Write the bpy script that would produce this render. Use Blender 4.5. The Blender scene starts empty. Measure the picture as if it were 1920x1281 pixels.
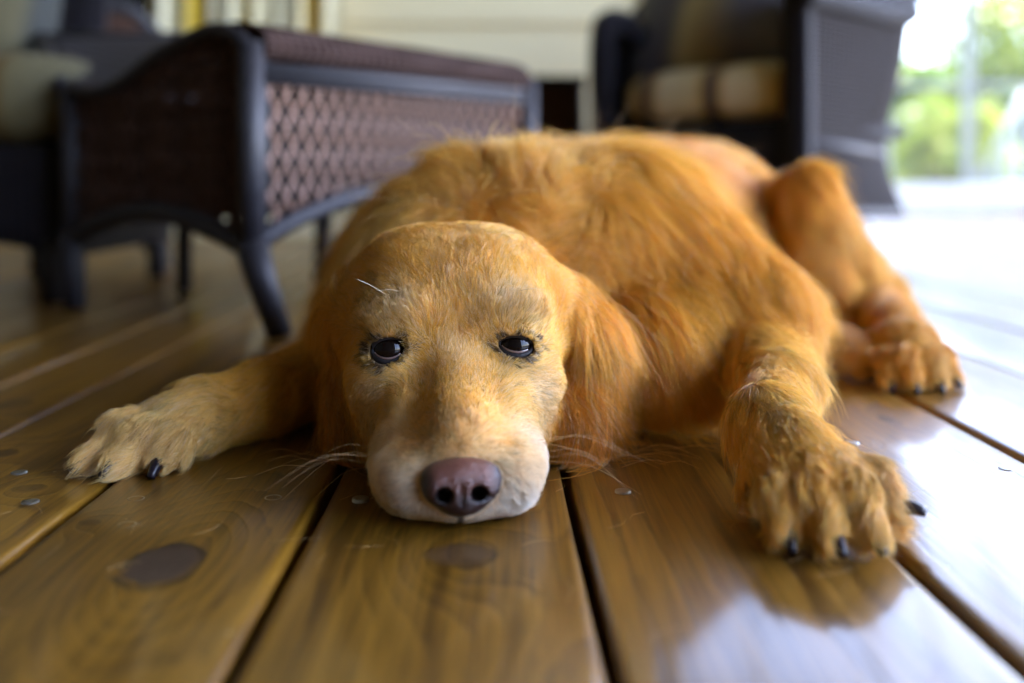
import bpy, math, time
import numpy as np
import openvdb
from mathutils import Vector, Matrix
PI = math.pi
rng = np.random.default_rng(7)
sc = bpy.context.scene
COL = sc.collection

# ------------------------------------------------------------------ camera
F = 1867.0           # focal length in pixels of the 1920 px wide photograph (35 mm lens)
H = 0.19             # lens height above the boards
cam = bpy.data.cameras.new('camera'); co = bpy.data.objects.new('camera', cam); COL.objects.link(co)
co.location = (0, 0, H); co.rotation_euler = (PI/2, 0, 0)
cam.sensor_width = 36; cam.lens = 36*F/1920
cam.shift_y = -(640.5-343)/1920
cam.clip_start = 0.01; cam.clip_end = 500
cam.dof.use_dof = True; cam.dof.focus_distance = 0.618; cam.dof.aperture_fstop = 2.3
sc.camera = co

# ------------------------------------------------------------------ light
SUN_EL, SUN_AZ = math.radians(60), math.radians(72)      # azimuth clockwise from +Y
w = bpy.data.worlds.new('World'); sc.world = w; w.use_nodes = True
wn = w.node_tree; wn.nodes.clear()
sky = wn.nodes.new('ShaderNodeTexSky'); sky.sky_type = 'NISHITA'; sky.sun_disc = False
sky.sun_elevation = SUN_EL; sky.sun_rotation = SUN_AZ
sky.air_density = 1.0; sky.dust_density = 1.8; sky.ozone_density = 1.0
bgn = wn.nodes.new('ShaderNodeBackground'); bgn.inputs[1].default_value = 0.15
wo = wn.nodes.new('ShaderNodeOutputWorld')
tint = wn.nodes.new('ShaderNodeMix'); tint.data_type = 'RGBA'; tint.blend_type = 'MULTIPLY'; tint.inputs[0].default_value = 1; tint.inputs[7].default_value = (1.0,.965,1.06,1)
wn.links.new(sky.outputs[0], tint.inputs[6]); wn.links.new(tint.outputs[2], bgn.inputs[0]); wn.links.new(bgn.outputs[0], wo.inputs[0])
sun = bpy.data.lights.new('sun', 'SUN'); sun.energy = 2.0; sun.angle = math.radians(0.5); sun.color = (1, .95, .86)
so = bpy.data.objects.new('sun', sun); COL.objects.link(so)
sd = Vector((math.sin(SUN_AZ)*math.cos(SUN_EL), math.cos(SUN_AZ)*math.cos(SUN_EL), math.sin(SUN_EL)))
so.rotation_euler = (-sd).to_track_quat('-Z', 'Y').to_euler()
sc.view_settings.view_transform = 'Standard'; sc.view_settings.look = 'None'
sc.view_settings.gamma = 1; sc.view_settings.exposure = 4.12
sc.cycles.use_denoising = True
sc.cycles.max_bounces = 10; sc.cycles.diffuse_bounces = 5; sc.cycles.glossy_bounces = 4
sc.cycles.transparent_max_bounces = 12; sc.cycles.transmission_bounces = 6
sc.cycles.sample_clamp_indirect = 3; sc.cycles.use_adaptive_sampling = False
sc.cycles.caustics_reflective = False; sc.cycles.caustics_refractive = False; sc.cycles.blur_glossy = 1.0

# ------------------------------------------------------------------ helpers
def P(px, py, Y):
    """the point at distance Y that the photograph shows at pixel (px, py)"""
    return ((px-960)*Y/F, Y, H-(py-343)*Y/F)

class MB:
    def __init__(s): s.v = []; s.f = []; s.sm = []
    def add(s, v, f, smooth=True):
        b = len(s.v); s.v += [tuple(map(float, a)) for a in v]; s.f += [tuple(int(i)+b for i in q) for q in f]; s.sm += [smooth]*len(f); return s
    def box(s, c, d, R=None, bev=0.0):
        x, y, z = d[0]/2, d[1]/2, d[2]/2
        if bev <= 0:
            v = [(sx*x, sy*y, sz*z) for sx in (-1, 1) for sy in (-1, 1) for sz in (-1, 1)]
            f = [(0,1,3,2),(4,6,7,5),(0,4,5,1),(2,3,7,6),(0,2,6,4),(1,5,7,3)]
        else:
            v = []; idx = {}
            for sx in (-1,1):
                for sy in (-1,1):
                    for sz in (-1,1):
                        for a in range(3):
                            q = [sx*(x-bev), sy*(y-bev), sz*(z-bev)]
                            q[a] = (sx*x, sy*y, sz*z)[a]
                            idx[(sx,sy,sz,a)] = len(v); v.append(tuple(q))
            I = idx; f = []
            for a in range(3):
                for sg in (-1,1):
                    o = [(-1,-1),(1,-1),(1,1),(-1,1)]
                    q = []
                    for p_, r_ in o:
                        k = [0,0,0]; k[a] = sg; k[(a+1)%3] = p_; k[(a+2)%3] = r_
                        q.append(I[(k[0],k[1],k[2],a)])
                    f.append(tuple(q if sg > 0 else q[::-1]))
            for a in range(3):
                b_, c_ = (a+1)%3, (a+2)%3
                for p_ in (-1,1):
                    for r_ in (-1,1):
                        k1 = [0,0,0]; k2 = [0,0,0]
                        k1[a] = -1; k2[a] = 1; k1[b_] = k2[b_] = p_; k1[c_] = k2[c_] = r_
                        q = [I[(*k1,b_)], I[(*k2,b_)], I[(*k2,c_)], I[(*k1,c_)]]
                        f.append(tuple(q if p_*r_ < 0 else q[::-1]))
            for sx in (-1,1):
                for sy in (-1,1):
                    for sz in (-1,1):
                        q = [I[(sx,sy,sz,0)], I[(sx,sy,sz,1)], I[(sx,sy,sz,2)]]
                        f.append(tuple(q if sx*sy*sz > 0 else q[::-1]))
        vv = []
        for q in v:
            q = Vector(q)
            if R is not None: q = R @ q
            vv.append((q.x+c[0], q.y+c[1], q.z+c[2]))
        return s.add(vv, f, False)
    def tube(s, pts, rad, n=12, caps=True):
        pts = [Vector(p) for p in pts]; m = len(pts)
        rad = [rad]*m if not hasattr(rad, '__len__') else rad
        v = []; f = []
        t0 = (pts[1]-pts[0]).normalized()
        up = Vector((0,0,1)) if abs(t0.z) < .9 else Vector((1,0,0))
        nrm = t0.cross(up).normalized()
        for i, p in enumerate(pts):
            t = (pts[min(i+1,m-1)]-pts[max(i-1,0)]).normalized()
            nrm = (nrm - t*nrm.dot(t)).normalized(); b = t.cross(nrm)
            for k in range(n):
                a = 2*PI*k/n; v.append(tuple(p+(nrm*math.cos(a)+b*math.sin(a))*rad[i]))
        for i in range(m-1):
            for k in range(n):
                k2 = (k+1) % n; f.append((i*n+k, i*n+k2, (i+1)*n+k2, (i+1)*n+k))
        if caps:
            f.append(tuple(range(n))[::-1]); f.append(tuple((m-1)*n+k for k in range(n)))
        return s.add(v, f, True)
    def sheet(s, G, thick=0.0):
        """G[i][j] grid of points; with thickness it is a closed slab"""
        G = np.asarray(G, float); a, b = G.shape[:2]
        q = [(i*b+j, (i+1)*b+j, (i+1)*b+j+1, i*b+j+1) for i in range(a-1) for j in range(b-1)]
        if thick == 0: return s.add(G.reshape(-1,3), q, True)
        du = np.gradient(G, axis=0); dv = np.gradient(G, axis=1)
        n = np.cross(du, dv); n /= np.linalg.norm(n, axis=2, keepdims=True)+1e-12
        T = (G+n*thick/2).reshape(-1,3); Bm = (G-n*thick/2).reshape(-1,3); o = a*b
        f = list(q)+[tuple(k+o for k in r[::-1]) for r in q]
        e = [i*b for i in range(a)]+[(a-1)*b+j for j in range(1,b)]+[i*b+b-1 for i in range(a-2,-1,-1)]+[j for j in range(b-2,0,-1)]
        for i in range(len(e)):
            x, y = e[i], e[(i+1) % len(e)]; f.append((y, x, x+o, y+o))
        return s.add(np.vstack([T,Bm]), f, True)
    def build(s, name, mat, parent=None, **props):
        me = bpy.data.meshes.new(name); me.from_pydata(s.v, [], s.f); me.update()
        me.polygons.foreach_set('use_smooth', s.sm)
        me.materials.append(mat)
        o = bpy.data.objects.new(name, me); COL.objects.link(o)
        if parent is not None: o.parent = parent
        for k, v in props.items(): o[k] = v
        return o

def thing(name, label, cat, loc=(0,0,0), group=None):
    o = bpy.data.objects.new(name, None); COL.objects.link(o); o.empty_display_size = .05
    o['label'] = label; o['category'] = cat
    if group: o['group'] = group
    return o

def smooth_path(pts, n=40):
    pts = np.asarray(pts, float); m = len(pts); out = []
    e = np.vstack([2*pts[0]-pts[1], pts, 2*pts[-1]-pts[-2]])
    for t in np.linspace(0, m-1-1e-9, n):
        i = int(t); u = t-i; p0, p1, p2, p3 = e[i:i+4]
        out.append(.5*((2*p1)+(-p0+p2)*u+(2*p0-5*p1+4*p2-p3)*u*u+(-p0+3*p1-3*p2+p3)*u**3))
    return np.array(out)

# ---- node helper
class NT:
    def __init__(s, name):
        s.m = bpy.data.materials.new(name); s.m.use_nodes = True; s.t = s.m.node_tree; s.t.nodes.clear()
        s.out = s.t.nodes.new('ShaderNodeOutputMaterial')
    def n(s, kind, **kw):
        nd = s.t.nodes.new(kind)
        for k, v in kw.items():
            if k in ('inp',):
                for a, b in v.items(): s.set(nd, a, b)
            else: setattr(nd, k, v)
        return nd
    def set(s, nd, a, b):
        if isinstance(b, bpy.types.NodeSocket): s.t.links.new(b, nd.inputs[a])
        else: nd.inputs[a].default_value = b
    def math(s, op, a, b=0.0, c=0.0, clamp=False):
        nd = s.t.nodes.new('ShaderNodeMath'); nd.operation = op; nd.use_clamp = clamp
        for i, q in enumerate((a, b, c)): s.set(nd, i, q)
        return nd.outputs[0]
    def mix(s, f, a, b, bt='MIX'):
        nd = s.t.nodes.new('ShaderNodeMix'); nd.data_type = 'RGBA'; nd.blend_type = bt
        s.set(nd, 0, f)
        for i, q in ((6, a), (7, b)):
            if isinstance(q, tuple) and len(q) == 3: q = (*q, 1)
            s.set(nd, i, q)
        return nd.outputs[2]
    def ramp(s, f, stops):
        nd = s.t.nodes.new('ShaderNodeValToRGB'); s.set(nd, 0, f); e = nd.color_ramp.elements
        while len(e) < len(stops): e.new(.5)
        for el, (p, c) in zip(e, stops): el.position = p; el.color = (*c, 1) if len(c) == 3 else c
        return nd.outputs[0]
    def noise(s, vec, scale, detail=3, rough=.5, dist=0):
        nd = s.n('ShaderNodeTexNoise', inp={'Vector': vec, 'Scale': scale, 'Detail': detail, 'Roughness': rough, 'Distortion': dist})
        return nd.outputs[0]
    def obj(s): return s.n('ShaderNodeTexCoord').outputs['Object']
    def mapv(s, vec, sc_, loc=(0,0,0), rot=(0,0,0)):
        return s.n('ShaderNodeMapping', inp={'Vector': vec, 'Scale': sc_, 'Location': loc, 'Rotation': rot}).outputs[0]
    def bsdf(s, **kw):
        nd = s.n('ShaderNodeBsdfPrincipled')
        for k, v in kw.items():
            k = k.replace('_', ' ')
            if isinstance(v, tuple) and len(v) == 3: v = (*v, 1)
            s.set(nd, k, v)
        s.t.links.new(nd.outputs[0], s.out.inputs[0]); return nd
    def bump(s, h, strength, dist=.002):
        return s.n('ShaderNodeBump', inp={'Height': h, 'Strength': strength, 'Distance': dist}).outputs[0]

def plain(name, col, rough=.6, var=.15, scale=8, bump=0, **kw):
    t = NT(name); o = t.obj(); n_ = t.noise(o, scale, 4, .6)
    c = t.mix(n_, tuple(x*(1-var) for x in col), tuple(min(1, x*(1+var)) for x in col))
    b = t.bsdf(Base_Color=c, Roughness=rough, **kw)
    if bump: t.set(b, 'Normal', t.bump(t.noise(o, scale*10, 3), bump))
    return t.m

# ------------------------------------------------------------------ materials of the setting
# board edges in board coordinates (u = X + 0.016 Y), read off the photograph
EDGES = [-3.04,-2.893,-2.746,-2.599,-2.452,-2.305,-2.158,-2.011,-1.864,-1.717,-1.57,-1.423,-1.276,-1.129,-.982,-.835,-.70,-.56,-.42-.046,-.374,-.2455,-.104,.0455,.2055,.362,.519,.674,.83,.985,1.14,1.295,1.45,1.605,1.76,1.915,2.07,2.225,2.38,2.535,2.69,2.845,3.0,3.155,3.31]
EDGES = sorted(EDGES)

def wood_floor():
    t = NT('varnished_pine_boards'); o = t.obj()
    sep = t.n('ShaderNodeSeparateXYZ', inp={0: o}); X, Y, Z = sep.outputs
    att = t.n('ShaderNodeAttribute', attribute_name='board'); bid = att.outputs['Fac']
    wn_ = t.n('ShaderNodeTexWhiteNoise', noise_dimensions='1D', inp={'W': bid}); r1 = wn_.outputs['Value']; rc = wn_.outputs['Color']
    s2 = t.n('ShaderNodeSeparateColor', inp={0: rc}); r2, r3 = s2.outputs[1], s2.outputs[2]
    # board-shifted vector
    off = t.n('ShaderNodeCombineXYZ', inp={0: t.math('MULTIPLY', r1, 9.0), 1: t.math('MULTIPLY', r2, 31.0), 2: 0.0})
    vec = t.n('ShaderNodeVectorMath', operation='ADD', inp={0: o, 1: off.outputs[0]}).outputs[0]
    lo = t.noise(t.mapv(vec, (7.5, .62, 1)), 1.0, 2, .45)
    mid = t.noise(t.mapv(vec, (60, 9, 1)), 1.0, 3, .6)
    hgt = t.math('ADD', t.math('MULTIPLY', lo, .42), t.math('MULTIPLY', mid, .045))
    hgt = t.math('ADD', hgt, t.math('MULTIPLY', X, 2.6))
    knotmask = None
    knots = [(-.1735,.495,.019,.029,1),(-.027,.512,.018,.016,.6),(.246,.728,.009,.007,.8),(.40,.70,.008,.006,.6),(-.30,.62,.010,.008,.5),(-.36,.70,.012,.010,.5),(-.235,.555,.006,.005,.5),(.30,.80,.006,.010,.6),(-.43,.86,.016,.02,.5),(.02,.32,.014,.03,.5)]
    for kx, ky, a, b, st in knots:
        dx = t.math('DIVIDE', t.math('SUBTRACT', X, kx), a); dy = t.math('DIVIDE', t.math('SUBTRACT', Y, ky), b)
        d2 = t.math('ADD', t.math('MULTIPLY', dx, dx), t.math('MULTIPLY', dy, dy))
        # flow of the rings round the knot
        dxx = t.math('DIVIDE', dx, 2.2); dyy = t.math('DIVIDE', dy, 3.6)
        e2 = t.math('ADD', t.math('MULTIPLY', dxx, dxx), t.math('MULTIPLY', dyy, dyy))
        g = t.math('MULTIPLY', t.math('POWER', 2.718, t.math('MULTIPLY', e2, -1.0)), .42*st*(a/.019)**.5)
        hgt = t.math('ADD', hgt, g)
        dn = t.math('ADD', t.math('SQRT', d2), t.math('MULTIPLY', t.noise(o, 70, 4, .65), .55))
        km = t.n('ShaderNodeMapRange', inp={'Value': dn, 'From Min': 1.35, 'From Max': 1.05, 'To Min': 0.0, 'To Max': st}).outputs[0]
        rm = t.math('MULTIPLY', t.n('ShaderNodeMapRange', inp={'Value': t.math('ABSOLUTE', t.math('SUBTRACT', dn, t.math('SUBTRACT', 1.24, t.math('MULTIPLY', dy, .10)))), 'From Min': .11, 'From Max': .03}).outputs[0], t.n('ShaderNodeMapRange', inp={'Value': t.noise(o, 45, 2), 'From Min': .35, 'From Max': .6, 'To Min': .2, 'To Max': st}).outputs[0])
        rimmask = rm if knotmask is None else t.math('MAXIMUM', rimmask, rm)
        knotmask = km if knotmask is None else t.math('MAXIMUM', knotmask, km)
    ring = t.math('FRACT', t.math('MULTIPLY', hgt, 17.0))
    ringc = t.ramp(ring, [(0, (.42,)*3), (.45, (.62,)*3), (.78, (.95,)*3), (.93, (.20,)*3), (1, (.42,)*3)])
    fine = t.math('ADD', t.math('MULTIPLY', t.noise(t.mapv(vec, (420, 9, 1)), 1.0, 3, .6), .55), t.math('MULTIPLY', t.noise(t.mapv(vec, (75, 1.3, 1)), 1.0, 4, .65), .60))
    fib = t.noise(t.mapv(vec, (1500, 30, 1)), 1.0, 2, .6)
    tone = t.math('ADD', t.math('MULTIPLY', ringc, .20), t.math('ADD', t.math('MULTIPLY', fine, .92), t.math('MULTIPLY', fib, .15)))
    base = t.ramp(tone, [(.20, (.012,.004,.0007)), (.44, (.032,.0118,.0008)), (.60, (.094,.040,.0018)), (.82, (.30,.145,.012))])
    boardtone = t.math('ADD', .72, t.math('MULTIPLY', r3, .5))
    base = t.mix(1.0, base, t.n('ShaderNodeCombineXYZ', inp={0: boardtone, 1: boardtone, 2: boardtone}).outputs[0], 'MULTIPLY')
    blot = t.noise(t.mapv(vec, (7, 2.5, 1)), 1.0, 4, .6)
    base = t.mix(t.math('MULTIPLY', t.n('ShaderNodeMapRange', inp={'Value': blot, 'From Min': .5, 'From Max': .8}).outputs[0], .55), base, (.075,.033,.010))
    kc = t.mix(t.noise(o, 220, 4, .7), (.016,.009,.005), (.085,.048,.026))
    base = t.mix(knotmask, base, kc); base = t.mix(t.math('MULTIPLY', rimmask, .9), base, (.008,.004,.002))
    # scratches and pale nicks
    sp = t.n('ShaderNodeTexVoronoi', inp={'Vector': t.mapv(o, (60, 34, 1)), 'Scale': 1.0}); spk = t.n('ShaderNodeMapRange', inp={'Value': sp.outputs['Distance'], 'From Min': .07, 'From Max': .045}).outputs[0]
    spk = t.math('MULTIPLY', spk, t.math('GREATER_THAN', t.n('ShaderNodeSeparateColor', inp={0: sp.outputs['Color']}).outputs[0], .86))
    base = t.mix(t.math('MULTIPLY', spk, .7), base, (.5,.36,.17))
    sv = t.noise(t.mapv(o, (210, 7, 1), rot=(0,0,.35)), 1.0, 2, .6); scr = t.n('ShaderNodeMapRange', inp={'Value': sv, 'From Min': .73, 'From Max': .77}).outputs[0]
    base = t.mix(t.math('MULTIPLY', scr, .35), base, (.42,.30,.14))
    smear = t.noise(t.mapv(o, (5, 2.2, 1)), 1.0, 4, .65)
    rough = t.math('ADD', .22, t.math('ADD', t.math('MULTIPLY', smear, .20), t.math('MULTIPLY', fine, .12)))
    rough = t.math('ADD', rough, t.math('MULTIPLY', knotmask, .18))
    bh = t.math('ADD', t.math('MULTIPLY', ringc, .5), t.math('ADD', t.math('MULTIPLY', fine, .6), t.math('MULTIPLY', t.math('ADD', spk, scr), -.5)))
    bh = t.math('ADD', bh, t.math('MULTIPLY', t.noise(t.mapv(o, (14, 3, 1)), 1.0, 2), 3.0))
    nb = t.bump(bh, .75, .0006)
    b = t.bsdf(Base_Color=base, Roughness=rough, Normal=nb)
    b.inputs['IOR'].default_value = 1.5
    b.inputs['Coat Weight'].default_value = .42; b.inputs['Coat Roughness'].default_value = .09
    t.set(b, 'Coat Normal', t.bump(bh, .30, .0006))
    return t.m

M_floor = wood_floor()
M_dark = plain('under_floor_dark', (.012,.010,.008), .9)
M_siding = plain('cream_siding', (.78,.68,.42), .6, .05, 3)
M_trim = plain('white_trim_paint', (.74,.77,.78), .45, .04, 4)
M_post = plain('backlit_post_shade', (.26,.29,.29), .5, .04, 4)  # backlit shade of the white posts and rails put into the colour
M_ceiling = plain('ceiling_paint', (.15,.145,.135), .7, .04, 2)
M_wallin = plain('darkened_house_wall', (.09,.08,.06), .8, .1, 2)  # colour of the unseen walls darkened to keep bounced fill low
M_roof = plain('roof_shingle', (.1,.1,.1), .9)
M_ground = plain('lawn_ground', (.15,.145,.075), .9, .4, 1.5)
M_glass = plain('dark_window_glass', (.012,.014,.016), .08, 0)
M_steel = plain('dull_screw_steel', (.42,.42,.40), .38, .4, 300, Metallic=.9)

# ------------------------------------------------------------------ porch
def floor():
    mb = MB(); ids = []
    for i in range(len(EDGES)-1):
        g = .0027; a, b = EDGES[i]+g, EDGES[i+1]-g
        r = .0027; D = -.032; dz = (((i*37) % 7)-3)*.00035
        prof = [(a, D), (a, -r*1.5), (a+r*.3, -r*.55), (a+r, -r*.12), (a+r*2.2, 0), (b-r*2.2, 0), (b-r, -r*.12), (b-r*.3, -r*.55), (b, -r*1.5), (b, D)]
        ys = np.concatenate([np.linspace(-2.5, 0.1, 4), np.linspace(.2, 5.74, 60)])
        v = [(u-.016*y, y, z+dz) for y in ys for u, z in prof]
        n = len(prof); m = len(ys)
        f = [(j*n+k, j*n+k+1, (j+1)*n+k+1, (j+1)*n+k) for j in range(m-1) for k in range(n-1)]
        f = [q[::-1] for q in f]
        f += [tuple(range(n)), tuple((m-1)*n+k for k in range(n))[::-1]]
        mb.add(v, f, True); ids += [i]*len(v)
    o = mb.build('floor', M_floor, kind='structure')
    at = o.data.attributes.new('board', 'FLOAT', 'POINT'); at.data.foreach_set('value', np.array(ids, float)+.5)
    o.data.shade_auto_smooth if False else None
    return o
floor_o = floor()
MB().box((0,1.6,-.06), (6.6,8.3,.05)).build('subfloor', M_dark, kind='structure')
# screw heads, two to a board at each joist
def screws():
    for px, py in [(1168,922),(512,935),(255,937),(57,942),(1887,880),(676,936),(1598,832),(238,986),(36,887),(1480,905)]:
        Y = F*H/(py-343); X = (px-960)*Y/F; mb = MB()
        r = .0050; n = 14
        v = [(0,0,.0007)]+[(math.cos(2*PI*k/n)*r*.45, math.sin(2*PI*k/n)*r*.45, .0003) for k in range(n)]+[(math.cos(2*PI*k/n)*r, math.sin(2*PI*k/n)*r, .0008) for k in range(n)]+[(math.cos(2*PI*k/n)*r*1.1, math.sin(2*PI*k/n)*r*1.1, -.003) for k in range(n)]
        f = [(0,1+k,1+(k+1)%n) for k in range(n)]
        for L in range(2): f += [(1+L*n+k, 1+(L+1)*n+k, 1+(L+1)*n+(k+1)%n, 1+L*n+(k+1)%n) for k in range(n)]
        mb.add([(a+X, b+Y, c) for a, b, c in v], f).build('screw_head', M_steel, floor_o)
screws()
# shell of the porch: kinds of wall are things of their own
def wall_siding():
    mb = MB(); Y0 = 3.4; lap = .178
    # lap joints: photograph shows one at pixel row 44
    z0 = H+(343-46)*Y0/F; z0 -= math.ceil(z0/lap)*lap
    k = 0; z = z0
    while z < 3.55:
        mb.add([(-3.0,Y0,z),(.45,Y0,z),(.45,Y0-.026,z),(-3.0,Y0-.026,z),(-3.0,Y0,z+lap),(.45,Y0,z+lap),(.45,Y0-.003,z+lap),(-3.0,Y0-.003,z+lap)],
               [(3,2,1,0),(4,5,6,7),(3,7,6,2),(0,1,5,4),(1,2,6,5),(0,4,7,3)], False)
        z += lap
    mb.box((-1.275,Y0+.07,1.75), (3.45,.13,3.6))
    mb.box((.385,4.62,1.75), (.13,2.2,3.6))
    o = mb.build('house_wall', M_siding, label='cream lap siding wall at the back of the porch, beside the curtain', category='wall')
    MB().box((.452,3.385,1.75),(.03,.05,3.6)).build('corner_board', M_siding, o)
wall_siding()
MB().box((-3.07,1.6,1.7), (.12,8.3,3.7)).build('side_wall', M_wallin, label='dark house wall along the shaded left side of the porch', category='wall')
MB().box((0.1,1.55,3.66), (6.7,8.7,.12)).build('porch_ceiling', M_ceiling, label='unseen porch ceiling overhead, darkened to cut bounced light', category='ceiling')  # unseen ceiling, darkened and raised to shape bounce and floor reflections
MB().box((0.9,2.1,3.80), (8.2,10.8,.1)).build('porch_roof', M_roof, label='dark shingle porch roof above the ceiling, its unseen overhang sized to block the sun', category='roof')  # unseen overhang sized to keep direct sun off the floor
MB().box((-.35,-2.56,1.7), (5.4,.12,3.7)).build('rear_wall', M_wallin, label='unseen dark house wall behind the camera end of the porch, widened to cut front fill', category='wall')  # unseen wall closing most of the rear opening to limit fill

def screen_mat():
    t = NT('insect_screen'); o = t.obj()
    tr = t.n('ShaderNodeBsdfTransparent'); df = t.n('ShaderNodeBsdfDiffuse', inp={0: (.5,.53,.55,1)})
    mx = t.n('ShaderNodeMixShader', inp={0: .12}); t.t.links.new(tr.outputs[0], mx.inputs[1]); t.t.links.new(df.outputs[0], mx.inputs[2])
    t.t.links.new(mx.outputs[0], t.out.inputs[0]); return t.m
M_screen = screen_mat()
def screen_wall(name, label, A, B, posts, transom=True, top=3.35, screen=True):
    """screened opening from A to B (plan points), with kick board, posts, transom and header"""
    A = Vector((*A, 0)); B = Vector((*B, 0)); d = (B-A); L = d.length; d.normalize(); n = Vector((-d.y, d.x, 0))
    R = Matrix.Rotation(math.atan2(d.y, d.x), 4, 'Z').to_3x3()
    th = thing(name, label, 'screen wall')
    def bx(s0, s1, z0, z1, w_, nm):
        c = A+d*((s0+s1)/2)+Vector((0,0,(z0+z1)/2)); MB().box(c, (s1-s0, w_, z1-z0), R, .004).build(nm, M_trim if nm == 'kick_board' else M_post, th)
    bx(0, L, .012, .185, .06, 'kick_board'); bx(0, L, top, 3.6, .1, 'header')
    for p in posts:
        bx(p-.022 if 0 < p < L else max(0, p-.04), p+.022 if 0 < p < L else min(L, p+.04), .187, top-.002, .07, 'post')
    if transom:
        e = [p for p in posts]
        for a, b in zip(e[:-1], e[1:]): bx(a+.045, b-.045, .735, .77, .04, 'rail')
    if screen:
        for a, b in zip(posts[:-1], posts[1:]):
            q = [A+d*(a+.02)+Vector((0,0,.187)), A+d*(b-.02)+Vector((0,0,.187)), A+d*(b-.02)+Vector((0,0,top)), A+d*(a+.02)+Vector((0,0,top))]
            q2 = [v+n*.001 for v in q]
            MB().add([tuple(v) for v in q]+[tuple(v) for v in q2][:0], [(0,1,2,3)]).build('screen', M_screen, th)
    return th
screen_wall('screen_wall', 'white framed insect screen wall with a low kick board at the far end of the porch', (.46,5.78), (3.2,5.78), [0,.86,1.71,2.19,2.74])
screen_wall('screen_wall', 'white framed screen wall along the bright right side of the porch', (3.24,5.7), (3.24,-2.5), [0,1.6,3.2,4.8,6.4,8.2], screen=False)
screen_wall('screen_wall', 'unseen screen opening behind the camera, added for front fill light', (3.2,-2.56), (2.36,-2.56), [0,.84], screen=False)  # unseen opening added to let in fill from the front

# ------------------------------------------------------------------ outdoors
def ground():
    n = 40; xs = np.linspace(-150,150,n); G = [[(x,y,-.55+.12*math.sin(x*.31)*math.cos(y*.27)) for y in np.linspace(-150,200,n)] for x in xs]
    MB().sheet(G).build('ground', M_ground, kind='structure')
ground()
def leafmat(name, c1, c2):
    t = NT(name); att = t.n('ShaderNodeAttribute', attribute_name='rnd').outputs['Fac']
    c = t.mix(att, c1, c2)
    df = t.n('ShaderNodeBsdfDiffuse', inp={0: c}); tl = t.n('ShaderNodeBsdfTranslucent', inp={0: c})
    gl = t.n('ShaderNodeBsdfGlossy', inp={0: (.8,.8,.8,1), 'Roughness': .35})
    m1 = t.n('ShaderNodeMixShader', inp={0: .4}); m2 = t.n('ShaderNodeMixShader', inp={0: .06})
    L = t.t.links.new; L(df.outputs[0], m1.inputs[1]); L(tl.outputs[0], m1.inputs[2]); L(m1.outputs[0], m2.inputs[1]); L(gl.outputs[0], m2.inputs[2]); L(m2.outputs[0], t.out.inputs[0])
    return t.m
M_bark = plain('tree_bark', (.12,.09,.06), .9, .3, 20)
M_l1 = leafmat('leaf_fresh_green', (.05,.12,.012), (.20,.30,.03)); M_l2 = leafmat('leaf_yellow_green', (.12,.20,.015), (.34,.38,.04)); M_l3 = leafmat('leaf_deep_green', (.02,.06,.01), (.08,.16,.02))
def tree(name, label, cat, x, y, h, rad, nclump, nleaf, mat, seed, low=.15, leaf=.05, group=None):
    r = np.random.default_rng(seed); th = thing(name, label, cat, group=group)
    z0 = -.5; mb = MB()
    mb.tube(smooth_path([(x,y,z0),(x+.03*h,y,z0+.3*h),(x-.02*h,y+.02*h,z0+.7*h)], 8), list(np.linspace(.035*h**.8,.012*h**.8,8)), 8)
    cl = []
    for k in range(nclump):
        a = r.uniform(0,2*PI); u = r.uniform(low,1.0); rr = rad*math.sqrt(max(.05,1-(2*(u-low)/(1-low)-1)**2*.8))*r.uniform(.3,1.0)
        c = np.array([x+rr*math.cos(a), y+rr*math.sin(a), z0+u*h]); cl.append(c)
        if k % 2 == 0: mb.tube([(x,y,z0+u*h*.6), tuple(c)], [.012*h**.6,.004], 5)
    mb.build('trunk', M_bark, th)
    cl = np.array(cl); s = rad*.34
    c = cl[r.integers(0,nclump,nleaf)]+r.normal(0,1,(nleaf,3))*s*np.array([.5,.5,.4])
    a = r.normal(0,1,(nleaf,3)); a /= np.linalg.norm(a,axis=1,keepdims=True); b = np.cross(a, r.normal(0,1,(nleaf,3))); b /= np.linalg.norm(b,axis=1,keepdims=True)
    sz = leaf*r.uniform(.6,1.4,(nleaf,1)); a = a*sz; b = b*sz*.5
    v = np.stack([c-a, c+b, c+a, c-b], 1).reshape(-1,3)
    me = bpy.data.meshes.new('crown'); me.from_pydata([], [], [])
    me.vertices.add(len(v)); me.vertices.foreach_set('co', v.ravel()); me.loops.add(len(v)); me.loops.foreach_set('vertex_index', np.arange(len(v)))
    me.polygons.add(nleaf); me.polygons.foreach_set('loop_start', np.arange(nleaf)*4); me.polygons.foreach_set('loop_total', np.full(nleaf,4)); me.update(); me.validate()
    at = me.attributes.new('rnd','FLOAT','POINT'); at.data.foreach_set('value', np.repeat(r.random(nleaf),4).astype('f'))
    me.materials.append(mat); o = bpy.data.objects.new('crown', me); COL.objects.link(o); o.parent = th
G = 'bushes and trees in the garden beyond the screen'
tree('garden_shrub','rounded bright green shrub low beyond the left screen pane','shrub',3.75,8.6,1.35,.55,40,6000,M_l2,1,.05,.045,G)
tree('garden_shrub','taller fresh green shrub behind the rounded one','shrub',4.15,9.8,1.75,.6,36,3600,M_l1,2,.1,.055,G)
tree('garden_tree','slender green tree whose crown tops the screen rail at left','tree',4.75,11.5,2.1,.7,26,1700,M_l1,3,.3,.06,G)
tree('garden_tree','dense tree with yellow green crown behind the stair railing','tree',5.75,11.0,2.7,1.0,50,7000,M_l2,4,.12,.06,G)
tree('garden_tree','deep green tree right of the screen post','tree',7.0,12.5,3.3,1.2,50,6000,M_l3,5,.15,.07,G)
tree('garden_shrub','deep green shrub at the foot of the stair railing','shrub',4.9,9.4,1.5,.5,30,4500,M_l3,6,.05,.05,G)

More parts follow.
